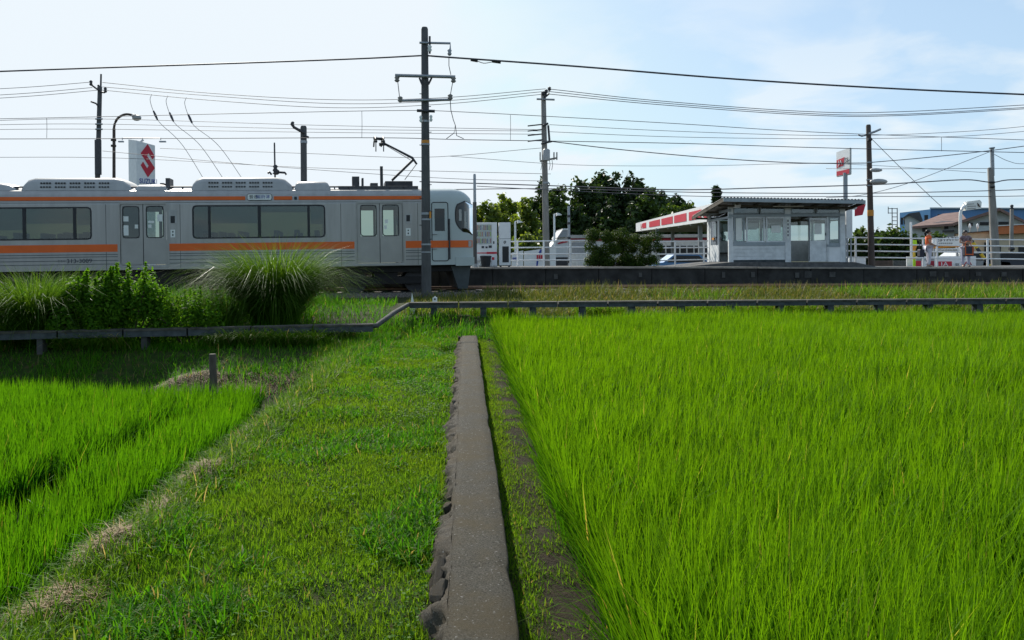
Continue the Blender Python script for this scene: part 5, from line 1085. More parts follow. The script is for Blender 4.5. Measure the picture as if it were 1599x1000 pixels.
# ------------------------------------------------------------------ WIRES
WN = 'overhead wires across the sky'
def wire(label, pts, px=1.0, name='overhead_wire', n=7):
    w_ = [P(a, b, Y) for a, b, Y in pts]
    if pts[0][0] < -30: w_.insert(0, w_[0]+(w_[0]-w_[1])*1.2)
    if pts[-1][0] > 1599: w_.append(w_[-1]+(w_[-1]-w_[-2])*1.5)
    sp = smooth_pts(w_, n); mb = MB(); mb.tube(sp, [max(.005, px*.5/FPX*p.y) for p in sp], 5); single(name, mb, 'wire', label, 'wire', WN, loc=w_[0])
wire('thick dark cable sagging from the tall dark pole top to the left edge', [(-60,114,24.3),(150,106.5,24.3),(400,98,24.3),(560,92,24.3),(662,87,24.3)], 2.6)
wire('thick dark cable descending from the tall dark pole top to the right edge', [(664,87,24.3),(703,90,24.15),(900,104,24.3),(1150,124,24.3),(1400,139,24.3),(1660,150.5,24.3)], 2.9)
mb = MB(); mb.tube([P(735,93.5,24.28), P(746,95.5,24.28)], .045, 7); mb.tube([P(768,96,24.28), P(782,98,24.28)], .04, 7); mb.tube(smooth_pts([P(746,96,24.27),P(755,99,24.27),P(764,98,24.27),P(770,96.5,24.27)],3), .012, 5)
single('cable_splice', mb, 'wire', 'dark splice sleeves with a loop on the thick cable right of the tall pole', 'cable splice', loc=P(755,97,24.3))
for i, (a, b, c, nm) in enumerate((((-40,141),(142,128.5),(0,0),'uppermost'),((-40,151),(144,137),(0,0),'middle'),((-40,156),(154,141),(0,0),'lowest'))):
    wire('thin wire, %s of three running left from the leaning pole top' % nm, [(*a,48),((a[0]+b[0])/2,(a[1]+b[1])/2+1.2,47),(*b,46)], .9)
for L_, (y0, y1, y2, y3, y4) in (('uppermost',(129,146,156,153,139)),('middle',(136,150,162,158,143)),('lowest',(141,157,168.5,163,147))):
    wire('wire, %s of three sagging between the leaning pole and the transformer pole' % L_, [(160,y0,46),(330,y1,45),(520,y2,44.5),(690,y3,43.5),(852,y4,43)], .95)
for L_, ys in (('uppermost',(139,157,174,175,162)),('middle',(143,160,177,179,166)),('lowest',(147,163,179.5,181,168))):
    wire('wire, %s of three sagging right from the transformer pole top' % L_, [(855,ys[0],43),(1020,ys[1],43),(1250,ys[2],43),(1400,ys[3],43),(1640,ys[4],43)], 1.1)
wire('upper catenary carrier wire above the train, running over the whole photo', [(-60,187,24.6),(140,183,25.5),(400,177,26.8),(620,173,28),(730,175.5,28.4),(1050,193,28.4),(1280,207,28.4),(1660,221,28.4)], 1.0)
wire('contact wire touched by the raised pantograph', [(-60,217.5,24.6),(300,216.5,26.5),(590,215.5,27.9),(730,218.5,28.4),(1050,224,28.4),(1280,231,28.4),(1660,240,28.4)], 1.2)
for i, (px, y0, y1) in enumerate(((73,185,216),(565,174,215.5),(797,180,219),(1470,215,236.5))):
    Yd_ = 28.4 if px > 600 else 24.6+(px+60)/690*3.4
    wire(('thin dropper wire left of the leaning pole','thin dropper wire left of the pantograph','thin dropper wire between tall pole and transformer pole','thin dropper wire right of the dark brown pole')[i], [(px,y0,Yd_),(px+.3,(y0+y1)/2,Yd_),(px,y1,Yd_)], .7)
for L_, ys in (('top',(190,186,196,203)),('second',(196,194,202,205)),('third',(203,202,207,210))):
    wire('faint cable, %s of a low bundle behind the train roof' % L_, [(-60,ys[0],47),(152,ys[1],46),(500,ys[2],45),(848,ys[3],43)], .8)
wire('cable dropping right from the transformer pole switch to the dark brown pole', [(859,221,43),(960,233,42),(1100,246,40),(1240,254.5,37),(1358,255,35)], 1.5)
wire('cable rising from the dark brown pole past the leaning pale pole', [(1359,254,35),(1450,246,40),(1550,235,45),(1660,220,50)], 1.3)
wire('diagonal wire from the leaning pale pole down to the waiting room roof', [(1549,236,45),(1480,263,42),(1410,289,38),(1345,305,35),(1290,309,34)], .9)
wire('heavy communication cable passing low in front of the dark trees', [(655,284,42),(850,290,43),(1050,296.5,40),(1200,293.5,37),(1357,289,35),(1440,284.5,40),(1510,281,44),(1549,285,45),(1580,281,47),(1660,282,50)], 1.8)
wire('second communication cable below the heavy one', [(655,297,42),(850,295,43),(1050,300,40),(1210,302,37),(1358,302,35),(1549,298,45),(1660,294,50)], 1.4)
wire('third communication cable just above the waiting room roof', [(745,291,34),(900,299,40),(1100,307,38),(1359,307,35),(1549,307,45),(1660,305,50)], 1.1)
wire('thin cable strung between the dark brown pole and the leaning pale pole', [(1290,263.5,37),(1359,264,35),(1549,263.5,45),(1660,264,50)], .8)
wire('long faint wire behind the red emblem sign', [(-60,246,60),(180,247,58),(480,262,52),(700,268,50),(860,272,46)], .8)
wire('faint wire over the dark tree tops', [(700,244,50),(900,258,55),(1100,259,55),(1300,256,50),(1540,270,50)], .7)
wire('faint wire low behind the pantograph', [(250,232,48),(480,240,46),(660,246,45),(850,231,43)], .8)
wire('faint low wire crossing behind the train mast', [(160,236,46),(330,252,46),(500,266,45),(700,279,44),(850,283,43)], .8)
wire('upper faint wire between the transformer pole and the right edge', [(858,195,43),(1050,205,42),(1300,212,40),(1500,206,40),(1660,192,40)], .8)
wire('lower faint wire between the transformer pole and the right edge', [(858,206,43),(1050,214,42),(1300,217,40),(1500,213,40),(1660,200,40)], .8)
wire('slack wire sagging to the slim pole at the right edge', [(1550,240,45),(1575,252,48),(1600,256,52),(1660,250,58)], .8)
wire('guy wire slanting down right from the dark brown pole', [(1361,217,35),(1400,256,36),(1440,295,37),(1470,323,38)], .9)
for i, (x0_, y0_, x1_, y1_, nm) in enumerate(((237,147.5,330,300,'left'),(262,150,362,300,'middle'),(291,152.5,392,300,'right'))):
    wire('guy wire with long insulator, %s of three behind the train roof' % nm, [(x0_,y0_,45.6),(x0_-2.5,y0_+10,45.6),(x0_+4,y0_+30,45.6),(x0_+14,y0_+46,45.6),((x0_+x1_)/2+2,(y0_+y1_)/2+4,45.6),(x1_,y1_,45.6)], .8)
    a, b = P(x0_+2.6,y0_+26,45.55), P(x0_+9,y0_+40,45.55); mb = MB(); mb.tube([a, a.lerp(b,.5), b], [.05,.075,.05], 6)
    single('strain_insulator', mb, 'wire', 'dark strain insulator on the %s of three guy wires' % nm, 'insulator', 'strain insulators on the guy wires', loc=a)
mb = MB(); mb.tube([P(594,491,1)]*2, .01, 4) if False else None

# ================================================================== SIGNS AND BUILDINGS BEHIND
YS = 60.0
st = thing('sign_tower', 'white sign tower with red S-shaped emblem over blue lettering, rising behind the train', 'sign', P(221,407,YS))
st.location.z = GZ
def pp(px, py, Y): return P(px, py, Y)
a0_, a1_, a2_ = P(200.5,219,YS), P(213,219,YS-1.4), P(242,227,YS-.6)
zb_ = GZ
mb = MB(); z0_ = P(213,219,YS-1.4).z
poly = [(a0_.x,a0_.y,zb_),(a1_.x,a1_.y,zb_),(a2_.x,a2_.y,zb_),(P(240,227,YS+.9).x,YS+.9,zb_),(P(202,227,YS+1.3).x,YS+1.3,zb_)]
tops = [P(200.5,218,YS).z, P(214,219.5,YS-1.4).z, P(242,227.5,YS-.6).z, P(242,227.5,YS-.6).z, P(200.5,218,YS).z]
vs = poly+[(p[0],p[1],z) for p, z in zip(poly, tops)]
mb.add(vs, [(0,1,6,5),(1,2,7,6),(2,3,8,7),(3,4,9,8),(4,0,5,9),(5,6,7,8,9),(4,3,2,1,0)]); mb.build('panel', 'white', st)
fx = (a2_-a1_); fx.z = 0; fw = fx.length; fx.normalize(); fn = Vector((fx.y,-fx.x,0)); fn = fn if fn.y < 0 else -fn
def onface(u, z, d=.03): q = a1_+fx*u+fn*d; return Vector((q.x, q.y, z))
cz_ = P(229,251,YS-1).z; hh = (P(229,225,YS-1).z-P(229,277,YS-1).z)/2; cu = fw*.62
Sg = [(0,1),(.98,.30),(.66,.08),(.10,.46),(-.12,.30),(.98,-.42),(0,-1),(-.98,-.30),(-.66,-.08),(-.10,-.46),(.12,-.30),(-.98,.42)]
mb = MB(); mb.prism([onface(fw*.60+u*fw*.39, cz_+v*hh) for u, v in Sg], -fn*.05+Vector((0,0,0))); mb.build('emblem', 'red', st)
ang = math.atan2(fx.y, fx.x); q = onface(fw*.62, P(228,283.5,YS-1).z, .035); lettering('SUZUKI', .52, 'blue', st, q-st.location, (R(90),0,ang), sx=.72, depth=.01)
mb = MB(); mb.tube([P(191,216,YS-.5), P(251,216.5,YS-.5)], .035, 5); mb.build('light_bar', 'galv', st)
for px, d in ((191,-1),(222,0),(251,1)):
    mb = MB(); mb.tube([P(px,215.5,YS-.5), P(px,219,YS-.6)], .03, 5); mb.bar(P(px-(6 if d < 0 else 2),221.5,YS-.8), P(px+(8 if d > 0 else 2),221.5 if d else 219,YS-.8), .16, .1); mb.build('floodlight', 'galv', st)
# filling station sign on a mast
YJ = 56.0
js = thing('pole_sign', 'white and red JA SS sign board high on a single grey post', 'sign', (P(1320,300,YJ).x, YJ, GZ))
mb = MB(); mb.tube([(P(1320,300,YJ).x,YJ,GZ),(P(1320,275,YJ).x,YJ,P(1320,270,YJ).z)], .15, 10); mb.build('post', 'galv', js)
pA, pB = P(1306,238,YJ+.9), P(1327,231,YJ-.5); pC, pD = P(1327,272,YJ-.5), P(1306,276,YJ+.9)
nrm = (pB-pA).cross(pD-pA).normalized(); nrm = nrm if nrm.y < 0 else -nrm
mb = MB(); mb.prism([pA,pB,pC,pD], Vector((.30,.42,0))); mb.build('board', 'white', js)
mb = MB(); s1_, s2_ = pB+Vector((.012,-.012,0)), pC+Vector((.012,-.012,0)); mb.prism([s1_, s1_+Vector((.27,.38,.03)), s2_+Vector((.27,.38,.03)), s2_], Vector((.01,-.01,0))); mb.build('side_face', 'roofgrey', js)
def onq(u, v, d=.02): return pA+(pB-pA)*u+(pD-pA)*v+((pC-pB)-(pD-pA))*u*v+nrm*d
def qpoly(uv, m, name, d=.02, th=.015): mb = MB(); mb.prism([onq(u, v, d) for u, v in uv], -nrm*th); return mb.build(name, m, js)
qpoly([(.03,.34),(.62,.30),(.54,.62),(.03,.66)], 'red', 'red_panel'); qpoly([(.03,.80),(.97,.80),(.97,.98),(.03,.98)], 'red', 'red_band')
ax = (pB-pA); ang = math.atan2(ax.y, ax.x)
lettering('JA', .48, 'white', js, onq(.31,.48,.04)-js.location, (R(90),0,ang), sx=1.0, depth=.01); lettering('SS', .46, 'ink', js, onq(.80,.45,.04)-js.location, (R(90),0,ang), sx=.85, depth=.01)
# canopy: its left fascia runs away from the camera
cx0 = P(993,360,92).x; Yn = 59.0; Yf_ = 92.0
cz0 = (P(993,361.5,92).z+0)/1; zT = P(1100,321,61.5).z; zB = P(1100,347,61.5).z
can = thing('station_canopy', 'white filling station canopy with red fascia panels, behind the waiting room', 'canopy', (cx0+3, Yn+15, GZ))
zt_f = lambda Y: zT+(P(993,349,Yf_).z-zT)*(Y-61.5)/(Yf_-61.5); zb_f = lambda Y: zB+(P(993,362,Yf_).z-zB)*(Y-61.5)/(Yf_-61.5)
xf = lambda Y: P(993,355,Yf_).x+(P(1100,335,61.5).x-P(993,355,Yf_).x)*(Yf_-Y)/(Yf_-61.5)
mb = MB(); W_ = 10.0
v8 = [(xf(Yn),Yn,zb_f(Yn)),(xf(Yn)+W_,Yn,zb_f(Yn)),(xf(Yf_)+W_,Yf_,zb_f(Yf_)),(xf(Yf_),Yf_,zb_f(Yf_)),(xf(Yn),Yn,zt_f(Yn)),(xf(Yn)+W_,Yn,zt_f(Yn)),(xf(Yf_)+W_,Yf_,zt_f(Yf_)),(xf(Yf_),Yf_,zt_f(Yf_))]
mb.add(v8, [(0,1,2,3),(4,7,6,5),(0,4,5,1),(1,5,6,2),(2,6,7,3),(3,7,4,0)]); mb.build('roof_slab', 'white', can)
edges_px = [(1004,1009.5),(1014.5,1031),(1033.5,1051),(1053.5,1072.5),(1076.5,1096),(1100,1124)]
def Yat(px): 
    lo, hi = Yn, Yf_
    for _ in range(40):
        m_ = (lo+hi)/2; pxm = 728+xf(m_)*FPX/m_
        if pxm > px: lo = m_
        else: hi = m_
    return lo
for a, b in edges_px:
    ya, yb = Yat(a), Yat(b); fr = lambda Y, f: zb_f(Y)+(zt_f(Y)-zb_f(Y))*f
    mb = MB(); mb.prism([(xf(ya)-.03,ya,fr(ya,.24)),(xf(yb)-.03,yb,fr(yb,.24)),(xf(yb)-.03,yb,fr(yb,.80)),(xf(ya)-.03,ya,fr(ya,.80))], (.06,0,0)); mb.build('fascia_panel', 'red', can)
mb = MB(); mb.prism([P(1335,322,Yn-.05),P(1352,319,Yn-.05),P(1347,336,Yn-.05),P(1335,338,Yn-.05)], (0,.05,0)); mb.build('fascia_panel', 'red', can)
lettering('JA', .7, 'red', can, Vector((xf(88)-.05, 88, (zt_f(88)+zb_f(88))/2))-can.location, (R(90),0,R(-90)), depth=.01, sx=1.8)
for px, Y in ((1008,80),(1071,66),(1033,85)):
    x = P(px,400,Y).x+1.2; mb = MB(); mb.box(x-.15, x+.15, Y-.15, Y+.15, GZ-.05, zb_f(Y)+.05); mb.build('column', 'galv', can)
for k in range(7): Y = Yn+3+k*4.4; mb = MB(); mb.box(xf(Y)+.1, xf(Y)+W_-.1, Y-.1, Y+.1, zb_f(Y)-.16, zb_f(Y)-.003); mb.build('ceiling_rib', 'roofgrey', can)
# shop behind with dark red band
YB_ = 96.0
sh = thing('shop_building', 'low white and grey shop with a dark red band under its roof', 'building', (P(980,400,YB_).x, YB_, GZ))
def sp_(name, p0, p1, Y0, th, m): mb = MB(); pbox(mb, p0, p1, Y0, Y0+th); return mb.build(name, m, sh)
a = P(888,390,YB_).x; b = P(1125,390,YB_).x
mb = MB(); mb.box(a, b, YB_, YB_+9, GZ-.05, P(1000,371,YB_).z); mb.build('wall', 'white_old', sh)
sp_('roof_fascia', (886,366.5), (1126,371.5), YB_-.5, 10, 'roofgrey'); sp_('red_band', (888,371.6), (1125,376), YB_-.12, .119, 'dkred')
for k in range(9): x = 1030+k*11; sp_('window', (x,384), (x+8.5,402), YB_-.06, .058, 'rubber')
sp_('shutter', (893,379), (915,396), YB_-.08, .078, 'galv')
an = thing('annex_building', 'white gabled annex with slanting tiled roof and red stripe, left of the low shop', 'building', (P(877,400,88).x, 88, GZ))
def ap(name, poly, Y, th, m): mb = MB(); mb.prism([P(x,y,Y) for x, y in poly], (0,th,0)); return mb.build(name, m, an)
ap('gable_wall', [(858,428),(889,428),(889,367),(872,370),(866,378),(858,389)], 88, 5, 'white'); ap('roof', [(870,371.5),(879,358),(889,358),(889,370)], 87.6, 6, 'galv'); ap('ridge_cap', [(878.5,357),(889.5,357),(889.5,359.6),(879,359.8)], 87.5, 6.2, 'white')
ap('red_stripe', [(871,379.5),(889,374.5),(889,378),(871,381.5)], 87.94, .05, 'red'); ap('doorway', [(867,402),(887,402),(887,428),(867,428)], 87.95, .04, 'roofdark')
# white hoarding with blue and red marks
ho = thing('hoarding', 'low white hoarding with blue slash and red lettering, behind the white railing', 'hoarding', (P(830,410,47).x, 47, GZ))
def hp(name, poly, d, th, m): mb = MB(); mb.prism([P(x,y,47-d) for x, y in poly], (0,th,0)); return mb.build(name, m, ho)
hp('panel', [(799,437),(817,437),(817,391.5),(799,395)], 0, .1, 'white'); hp('panel', [(818.5,437),(868,437),(868,386.5),(850,386),(846,389),(818.5,393)], 0, .1, 'white')
hp('blue_mark', [(841,395),(844,389.5),(846,390),(845,396)], .03, .02, 'blue'); hp('blue_mark', [(837,417),(838.5,405),(841,405),(839.5,417)], .03, .02, 'blue')
for x in (838,841.2,844.4,847.4): hp('red_mark', [(x,404.5),(x,398.8),(x+2.5,398),(x+2.3,404.3)], .03, .02, 'red')
for x in (800.5,803,805.2): hp('blue_mark', [(x,406),(x,402.5),(x+1.7,402.3),(x+1.7,406)], .03, .02, 'blue')
# yard lamps and posts
for i, (px, py, dx, lab) in enumerate(((804.5,346,1,'short white yard lamp post beside the white cabinet'),(865.5,334.5,1,'white yard lamp post right of the transformer pole'))):
    r_ = pole('yard_lamp', lab, 'lamp', (px,py), (px+.5,412), 58, .07, .08, 'white', group='white yard lamps')
    mb = MB(); c = P(px+2,py+.5,58); mb.prism([P(px+4,py-2,57.7), P(px+8,py-1.5,57.7), P(px+12.5,py+1.5,57.7), P(px+4,py+2.5,57.7)], (0,.5,0)); mb.tube([P(px,py,58), P(px+5,py,58)], .03, 5); mb.build('lamp_head', 'white', r_)
r_ = pole('steel_post', 'pale steel post with clamps in front of the annex gable', 'post', (888,322), (889,414), 50, .075, .085, 'galv')
for y in (338, 349, 372, 409): ring_(r_, 'clamp', 'iron', 888.4, y, 50, .10, .15)
r_ = pole('steel_post', 'slim white post before the green hedge, left of the orange T-shirt', 'post', (1422.5,347), (1423,412), 40, .05, .05, 'white')
cs_ = thing('curved_sign_post', 'white arched sign post carrying a small pale box sign, behind the person in mauve', 'sign', (P(1500,410,40).x, 40, GZ))
mb = MB(); mb.tube([(P(1500,410,40).x,40,GZ)]+smooth_pts([P(1499.5,345,40),P(1500,333,40),P(1502.5,326,40),P(1507,322,40),P(1512,321,40)],4), .075, 9); mb.build('post', 'white', cs_)
mb = MB(); mb.prism([P(1508,321,39.9),P(1511,315,39.9),P(1530,312.5,39.9),P(1533,316,39.9),P(1532,326,39.9),P(1508.5,329,39.9)], (0,.3,0)); bx0 = mb.build('box_sign', 'paper', cs_)
mb = MB(); mb.prism([P(1526,317,39.88),P(1529,319,39.88),P(1531,324,39.88),P(1527,322,39.88)], (0,.015,0)); mb.build('figure_mark', 'poleb', bx0)
for x, y, w_ in ((1511,318.5,10),(1511,322,13),(1511,325.5,13)):
    mb = MB(); mb.prism([P(x,y,39.88),P(x+w_,y-.6,39.88),P(x+w_,y+.8,39.88),P(x,y+1.4,39.88)], (0,.015,0)); mb.build('line_mark', 'roofgrey', bx0)
# low advertising wall behind the right railing
aw = thing('advert_wall', 'low white wall of advert panels with red JA panel at the feet of the two people', 'sign', (P(1460,416,37.5).x, 37.5, float(ptop(20))))
def awp(name, x0, y0, x1, y1, m, d=0, par=None): mb = MB(); pbox(mb, (x0,y0), (x1,y1), 37.5-d, 37.5-d+.05); return mb.build(name, m, par or aw)
awp('panel', 1416, 400.5, 1524, 420, 'white'); awp('pink_panel', 1430, 407.5, 1438.5, 416.5, 'red', .02); awp('blue_panel', 1431, 404, 1459, 407, 'frame', .02); awp('pink_panel', 1453, 407.5, 1459, 416, 'dkred', .02)
awp('red_panel', 1463.5, 408.5, 1486.5, 418.5, 'red', .02); lettering('JA', .30, 'white', aw, P(1475,413.3,37.46)-aw.location, sx=1.35); lettering('SS', .20, 'ink', aw, P(1495,414,37.47)-aw.location, sx=1.1)
awp('white_panel', 1503, 404, 1519, 418, 'paper', .02); 
mb = MB(); mb.tube([P(1505,416,37.45),P(1509,409,37.45),P(1512,413,37.45),P(1515,410,37.45),P(1517,414,37.45)], .02, 5); mb.build('red_mark', 'red', aw)
lb = thing('low_panels', 'low row of brown and teal panels behind the railing left of the slim white post', 'panel', (P(1390,416,38.5).x, 38.5, float(ptop(18.5))))
for x0_, x1_, m_ in ((1366,1394,'poleb'),(1395,1415,'trough')):
    mb = MB(); pbox(mb, (x0_,407), (x1_,418), 38.2, 38.25); mb.build('panel', m_, lb)
mb = MB(); pbox(mb, (1326,403), (1352,420), 38.2, 38.4); single('white_box', mb, 'white', 'plain white low box behind the dark brown pole foot', 'box')
es = thing('hanging_sign', 'long white sign with dark italic capitals between the two people', 'sign', P(1478,377,39))
mb = MB(); mb.prism([P(1456,374.5,39),P(1498,369,39),P(1498,383.5,39),P(1456,384.5,39)], (0,.08,0)); mb.build('board', 'white', es)
lettering('ESTATE', .26, 'ink', es, P(1479,374,38.97)-es.location, (R(90),R(-3),0), sx=1.25)
for k in range(7): mb = MB(); pbox(mb, (1466+k*3.2,379.2), (1468.2+k*3.2,381.4), 38.97, 38.99); mb.build('small_mark', 'roofgrey', es)
mb = MB(); mb.prism([P(1456,385.5,39),P(1498,383.8,39),P(1498,386,39),P(1456,388,39)], (0,.08,0)); mb.build('orange_strip', 'amber', es)
mb = MB(); mb.prism([P(1461,388.6,39),P(1498,387.5,39),P(1498,392.5,39),P(1461,393.5,39)], (0,.08,0)); b2 = mb.build('lower_board', 'white', es)
for k in range(8): mb = MB(); pbox(mb, (1464+k*4,389.6), (1467+k*4,392), 38.97, 38.99); mb.build('small_mark', 'roofgrey', es)
for px in (1459, 1495): mb = MB(); a = P(px,372,39.1); mb.box(a.x-.04, a.x+.04, 39.09, 39.17, GZ-.05, a.z); mb.build('leg', 'galv', es)
nb = thing('nobori_banner', 'narrow lime and yellow banner on a thin pole beside the slim white post', 'banner', (P(1427,415,37.2).x, 37.2, float(ptop(19.5))))
a = P(1425.5,374,37.2); mb = MB(); mb.tube([(a.x,37.2,float(ptop(19.5))-.01),(a.x,37.2,a.z+.05)], .015, 6); mb.build('pole', 'galv', nb)
for y0, y1, w0, w1, m_ in ((375,384,5.5,6.5,'hivis'),(384,391,6,4,'amber'),(391,405,3.5,4,'yellow'),(405,417,4,4,'hivis')):
    mb = MB(); mb.prism([P(1425.8,y0,37.17),P(1425.8+w0,y0+.3,37.17),P(1425.8+w1,y1,37.17),P(1425.8,y1,37.17)], (0,.02,0)); mb.build('cloth', m_, nb)

def facing(cpx, Y):                           # vertical plane through that pixel column at depth Y, square to the line of sight
    a = unroll(cpx, 400)[0]/FPX; n = Vector((a,1,0)).normalized(); c0 = Vector((a*Y,Y,0))
    def f(px, py, back=0.0):
        d_ = P(px, py, 1.0)-EYE; t_ = (c0+n*back-EYE.to_2d().to_3d()).dot(n)/d_.dot(n); return EYE+d_*t_
    return f, n
def pr(root, name, poly, Y, th, m):
    f, n = facing(root['cpx'], root['cy']); back = Y-root['cy']; mb = MB(); mb.prism([f(x,y,back) for x, y in poly], n*th); return mb.build(name, m, root)
def building(name, label, cpx, Y):
    f, n = facing(cpx, Y); o = thing(name, label, 'building', (f(cpx,400).x, f(cpx,400).y, GZ)); o['cpx'] = cpx; o['cy'] = Y; return o
# ------------------------------------------------------------------ houses at the right
M['bluew'] = mat('pale_blue_cladding', (.22,.42,.66), .6, var=.06, scale=2, vec=(6,6,.2)); M['blued'] = mat('deep_blue_cladding', (.09,.21,.40), .6, var=.08, scale=2, vec=(6,6,.2))
M['hwall'] = mat('grey_house_render', (.47,.50,.50), .85, var=.08, scale=1.5); M['tile'] = mat('brown_roof_tile', (.20,.125,.105), .75, var=.25, scale=2, bump=.3, vec=(1,1,4)); M['beige'] = mat('beige_render', (.60,.52,.38), .85, var=.08, scale=2); M['orbr'] = mat('orange_brown_fascia', (.55,.17,.06), .7, var=.08)
bw = building('warehouse', 'large two-tone blue warehouse behind the brown roofed houses', 1430, 130)
pr(bw, 'side_wall', [(1405,425),(1453,425),(1453,327),(1405,332.5)], 130, 20, 'bluew'); pr(bw, 'front_wall', [(1453.3,425),(1680,425),(1680,327),(1453.3,325.5)], 131, 20, 'blued')
pr(bw, 'parapet', [(1452,326.5),(1680,326.8),(1680,324.8),(1452,324.2)], 130.6, 21, 'frame')
for x0_, y0_, x1_, y1_ in ((1406.5,340,1410,351),(1411.5,339,1418,350.5),(1443.5,336,1449,344),(1464,335,1476,338.5)):
    pr(bw, 'window', [(x0_,y1_),(x1_,y1_),(x1_,y0_),(x0_,y0_)], 129.9, .12, 'rubber')
sd_ = building('small_house', 'small pale house with dark grey roof wedged before the blue warehouse', 1418, 112)
pr(sd_, 'wall', [(1413,425),(1441,425),(1440,347),(1420,335.5),(1413,339)], 112, 8, 'hwall'); pr(sd_, 'roof', [(1410,340),(1419,333.5),(1436,331),(1441,344),(1438,347),(1420,336.5),(1411,341)], 111.6, 9, 'roofdark')
h1 = building('house', 'grey rendered house with long brown tiled roof and cream window surround', 1440, 84)
pr(h1, 'wall', [(1424,425),(1512,425),(1512,345),(1470,346),(1424,353.5)], 84, 9, 'hwall')
f1, n1_ = facing(1440, 84); a, b, c_, d_ = f1(1421,354,-.8), f1(1513,347,-.8), f1(1500,331,4), f1(1472,334,4); mb = MB(); mb.add([a,b,c_,d_,a-Vector((0,0,.25)),b-Vector((0,0,.25)),a+n1_*10,b+n1_*10], [(0,1,2,3),(0,4,5,1),(3,2,7,6),(0,3,6),(1,7,2)]); mb.build('roof', 'tile', h1)
for x0_, y0_, x1_, y1_, m_ in ((1469,351,1474,359,'cream'),(1474.5,351,1481,358,'rubber'),(1440,356,1448,362,'rubber'),(1489,351,1492,355,'rubber')): pr(h1, 'window', [(x0_,y1_),(x1_,y1_),(x1_,y0_),(x0_,y0_)], 83.9, .12, m_)
pr(h1, 'balcony', [(1472,359.8),(1490,359.4),(1490,362),(1472,362.5)], 83.3, .6, 'roofdark')
h2 = building('house', 'grey gabled house with broad brown roof facing the platform, behind the leaning pale pole', 1510, 80)
pr(h2, 'gable_wall', [(1502,425),(1597,425),(1597,346),(1561,329),(1502,347)], 80, 10, 'hwall')
for (x0_, y0_), (x1_, y1_) in (((1488,348.5),(1561,325)),((1561,325),(1601,344.5))):
    f2, n2_ = facing(1510, 80); a, b = f2(x0_,y0_,-.8), f2(x1_,y1_,-.8); mb = MB(); mb.prism([a, b, b-Vector((0,0,.28)), a-Vector((0,0,.28))], n2_*11.5); mb.build('roof', 'tile', h2)
for x0_, y0_, x1_, y1_ in ((1530,347,1544,352),(1559,346.5,1575,351),(1511,348,1519,353)): pr(h2, 'window', [(x0_,y1_),(x1_,y1_),(x1_,y0_),(x0_,y0_)], 79.9, .12, 'rubber')
h3 = building('building', 'beige walled low building between grey house and orange fascia', 1495, 62)
pr(h3, 'wall', [(1492,425),(1552,425),(1552,361),(1492,366)], 62, 8, 'beige'); pr(h3, 'roof_edge', [(1490,366.2),(1553,361),(1553,359.5),(1490,364.8)], 61.8, 8.4, 'poleb')
pr(h3, 'window', [(1537,379),(1550,379),(1550,399),(1537,399)], 61.9, .12, 'rubber')
h4 = building('building', 'low shop with broad orange-brown fascia at the right edge', 1548, 58)
pr(h4, 'fascia', [(1546,366.5),(1680,361),(1680,346),(1546,354.5)], 57.4, 9, 'orbr'); pr(h4, 'wall', [(1552,425),(1680,425),(1680,361.5),(1552,367)], 58, 8, 'beige'); pr(h4, 'coping', [(1545,354.4),(1681,345.8),(1681,344.6),(1545,353.2)], 57.3, 9.2, 'white')
for x0_, x1_ in ((1553,1563),(1590,1640)): pr(h4, 'shopfront', [(x0_,425),(x1_,425),(x1_,384),(x0_,385)], 57.9, .12, 'rubber')
for px in (1514.5, 1526.5):
    mb = MB(); mb.ball(P(px,353.5,60), .14, 8, sq=(.6,.6,1.5)); mb.tube([P(px,353.5,60), P(px,365,61.9)], .02, 4); single('globe_lamp', mb, 'white', 'small white globe lamp on the beige building roof edge, %s one' % ('left' if px < 1520 else 'right'), 'lamp', 'globe lamps above the beige wall', loc=P(px,353.5,60))
# lattice mast
lm = thing('antenna_mast', 'thin lattice antenna mast left of the blue warehouse', 'mast', (P(1395,400,110).x, 110, GZ))
for px in (1393,1401):
    a = P(px,325,110); mb = MB(); mb.tube([(a.x,110,GZ-.05),(a.x,110,a.z)], .06, 5); mb.build('upright', 'iron', lm)
for y in (326,333,339,345,351,357): mb = MB(); mb.tube([P(1387 if y < 335 else 1393,y,110), P(1401.5,y,110)], .05, 5); mb.build('rung', 'iron', lm)
mb = MB(); mb.tube([P(1387,323,110), P(1387,334,110)], .05, 5); mb.build('side_antenna', 'iron', lm)
mb = MB(); mb.tube([P(1385,356,110), P(1394,355,110)], .07, 5); mb.build('side_antenna', 'iron', lm)

# ------------------------------------------------------------------ parked cars at the right, mostly hidden by the platform edge
def car(px, label, m):
    Y = 46.0; c = P(px, 407, Y); r0 = thing('parked_car', label, 'car', (c.x, Y, GZ), 'cars parked behind the railing'); x = c.x
    pr_ = [(-2.0,.25),(2.0,.25),(2.05,.6),(1.9,.85),(1.1,.93),(.55,1.42),(-.9,1.45),(-1.55,.98),(-2.0,.9),(-2.05,.6)]
    mb = MB(); mb.prism([(x+a, Y, GZ+b) for a, b in pr_], (0,1.6,0)); mb.build('body', m, r0)
    mb = MB(); mb.prism([(x+a, Y-.012, GZ+b) for a, b in ((-1.35,.98),(.95,.95),(.5,1.35),(-.85,1.38))], (0,.02,0)); mb.build('window', 'rubber', r0)
    for d in (-1.25, 1.25): mb = MB(); mb.tube([(x+d,Y-.03,GZ+.3),(x+d,Y+.2,GZ+.3)], .31, 14); mb.build('wheel', 'rubber', r0)
car(1590, 'dark parked car with pale roof edge at the right edge behind the railing', 'ink'); car(1525, 'grey parked car behind the striped guy wire cover', 'galv'); car(1078, 'dark blue car parked under the white canopy', 'blued')

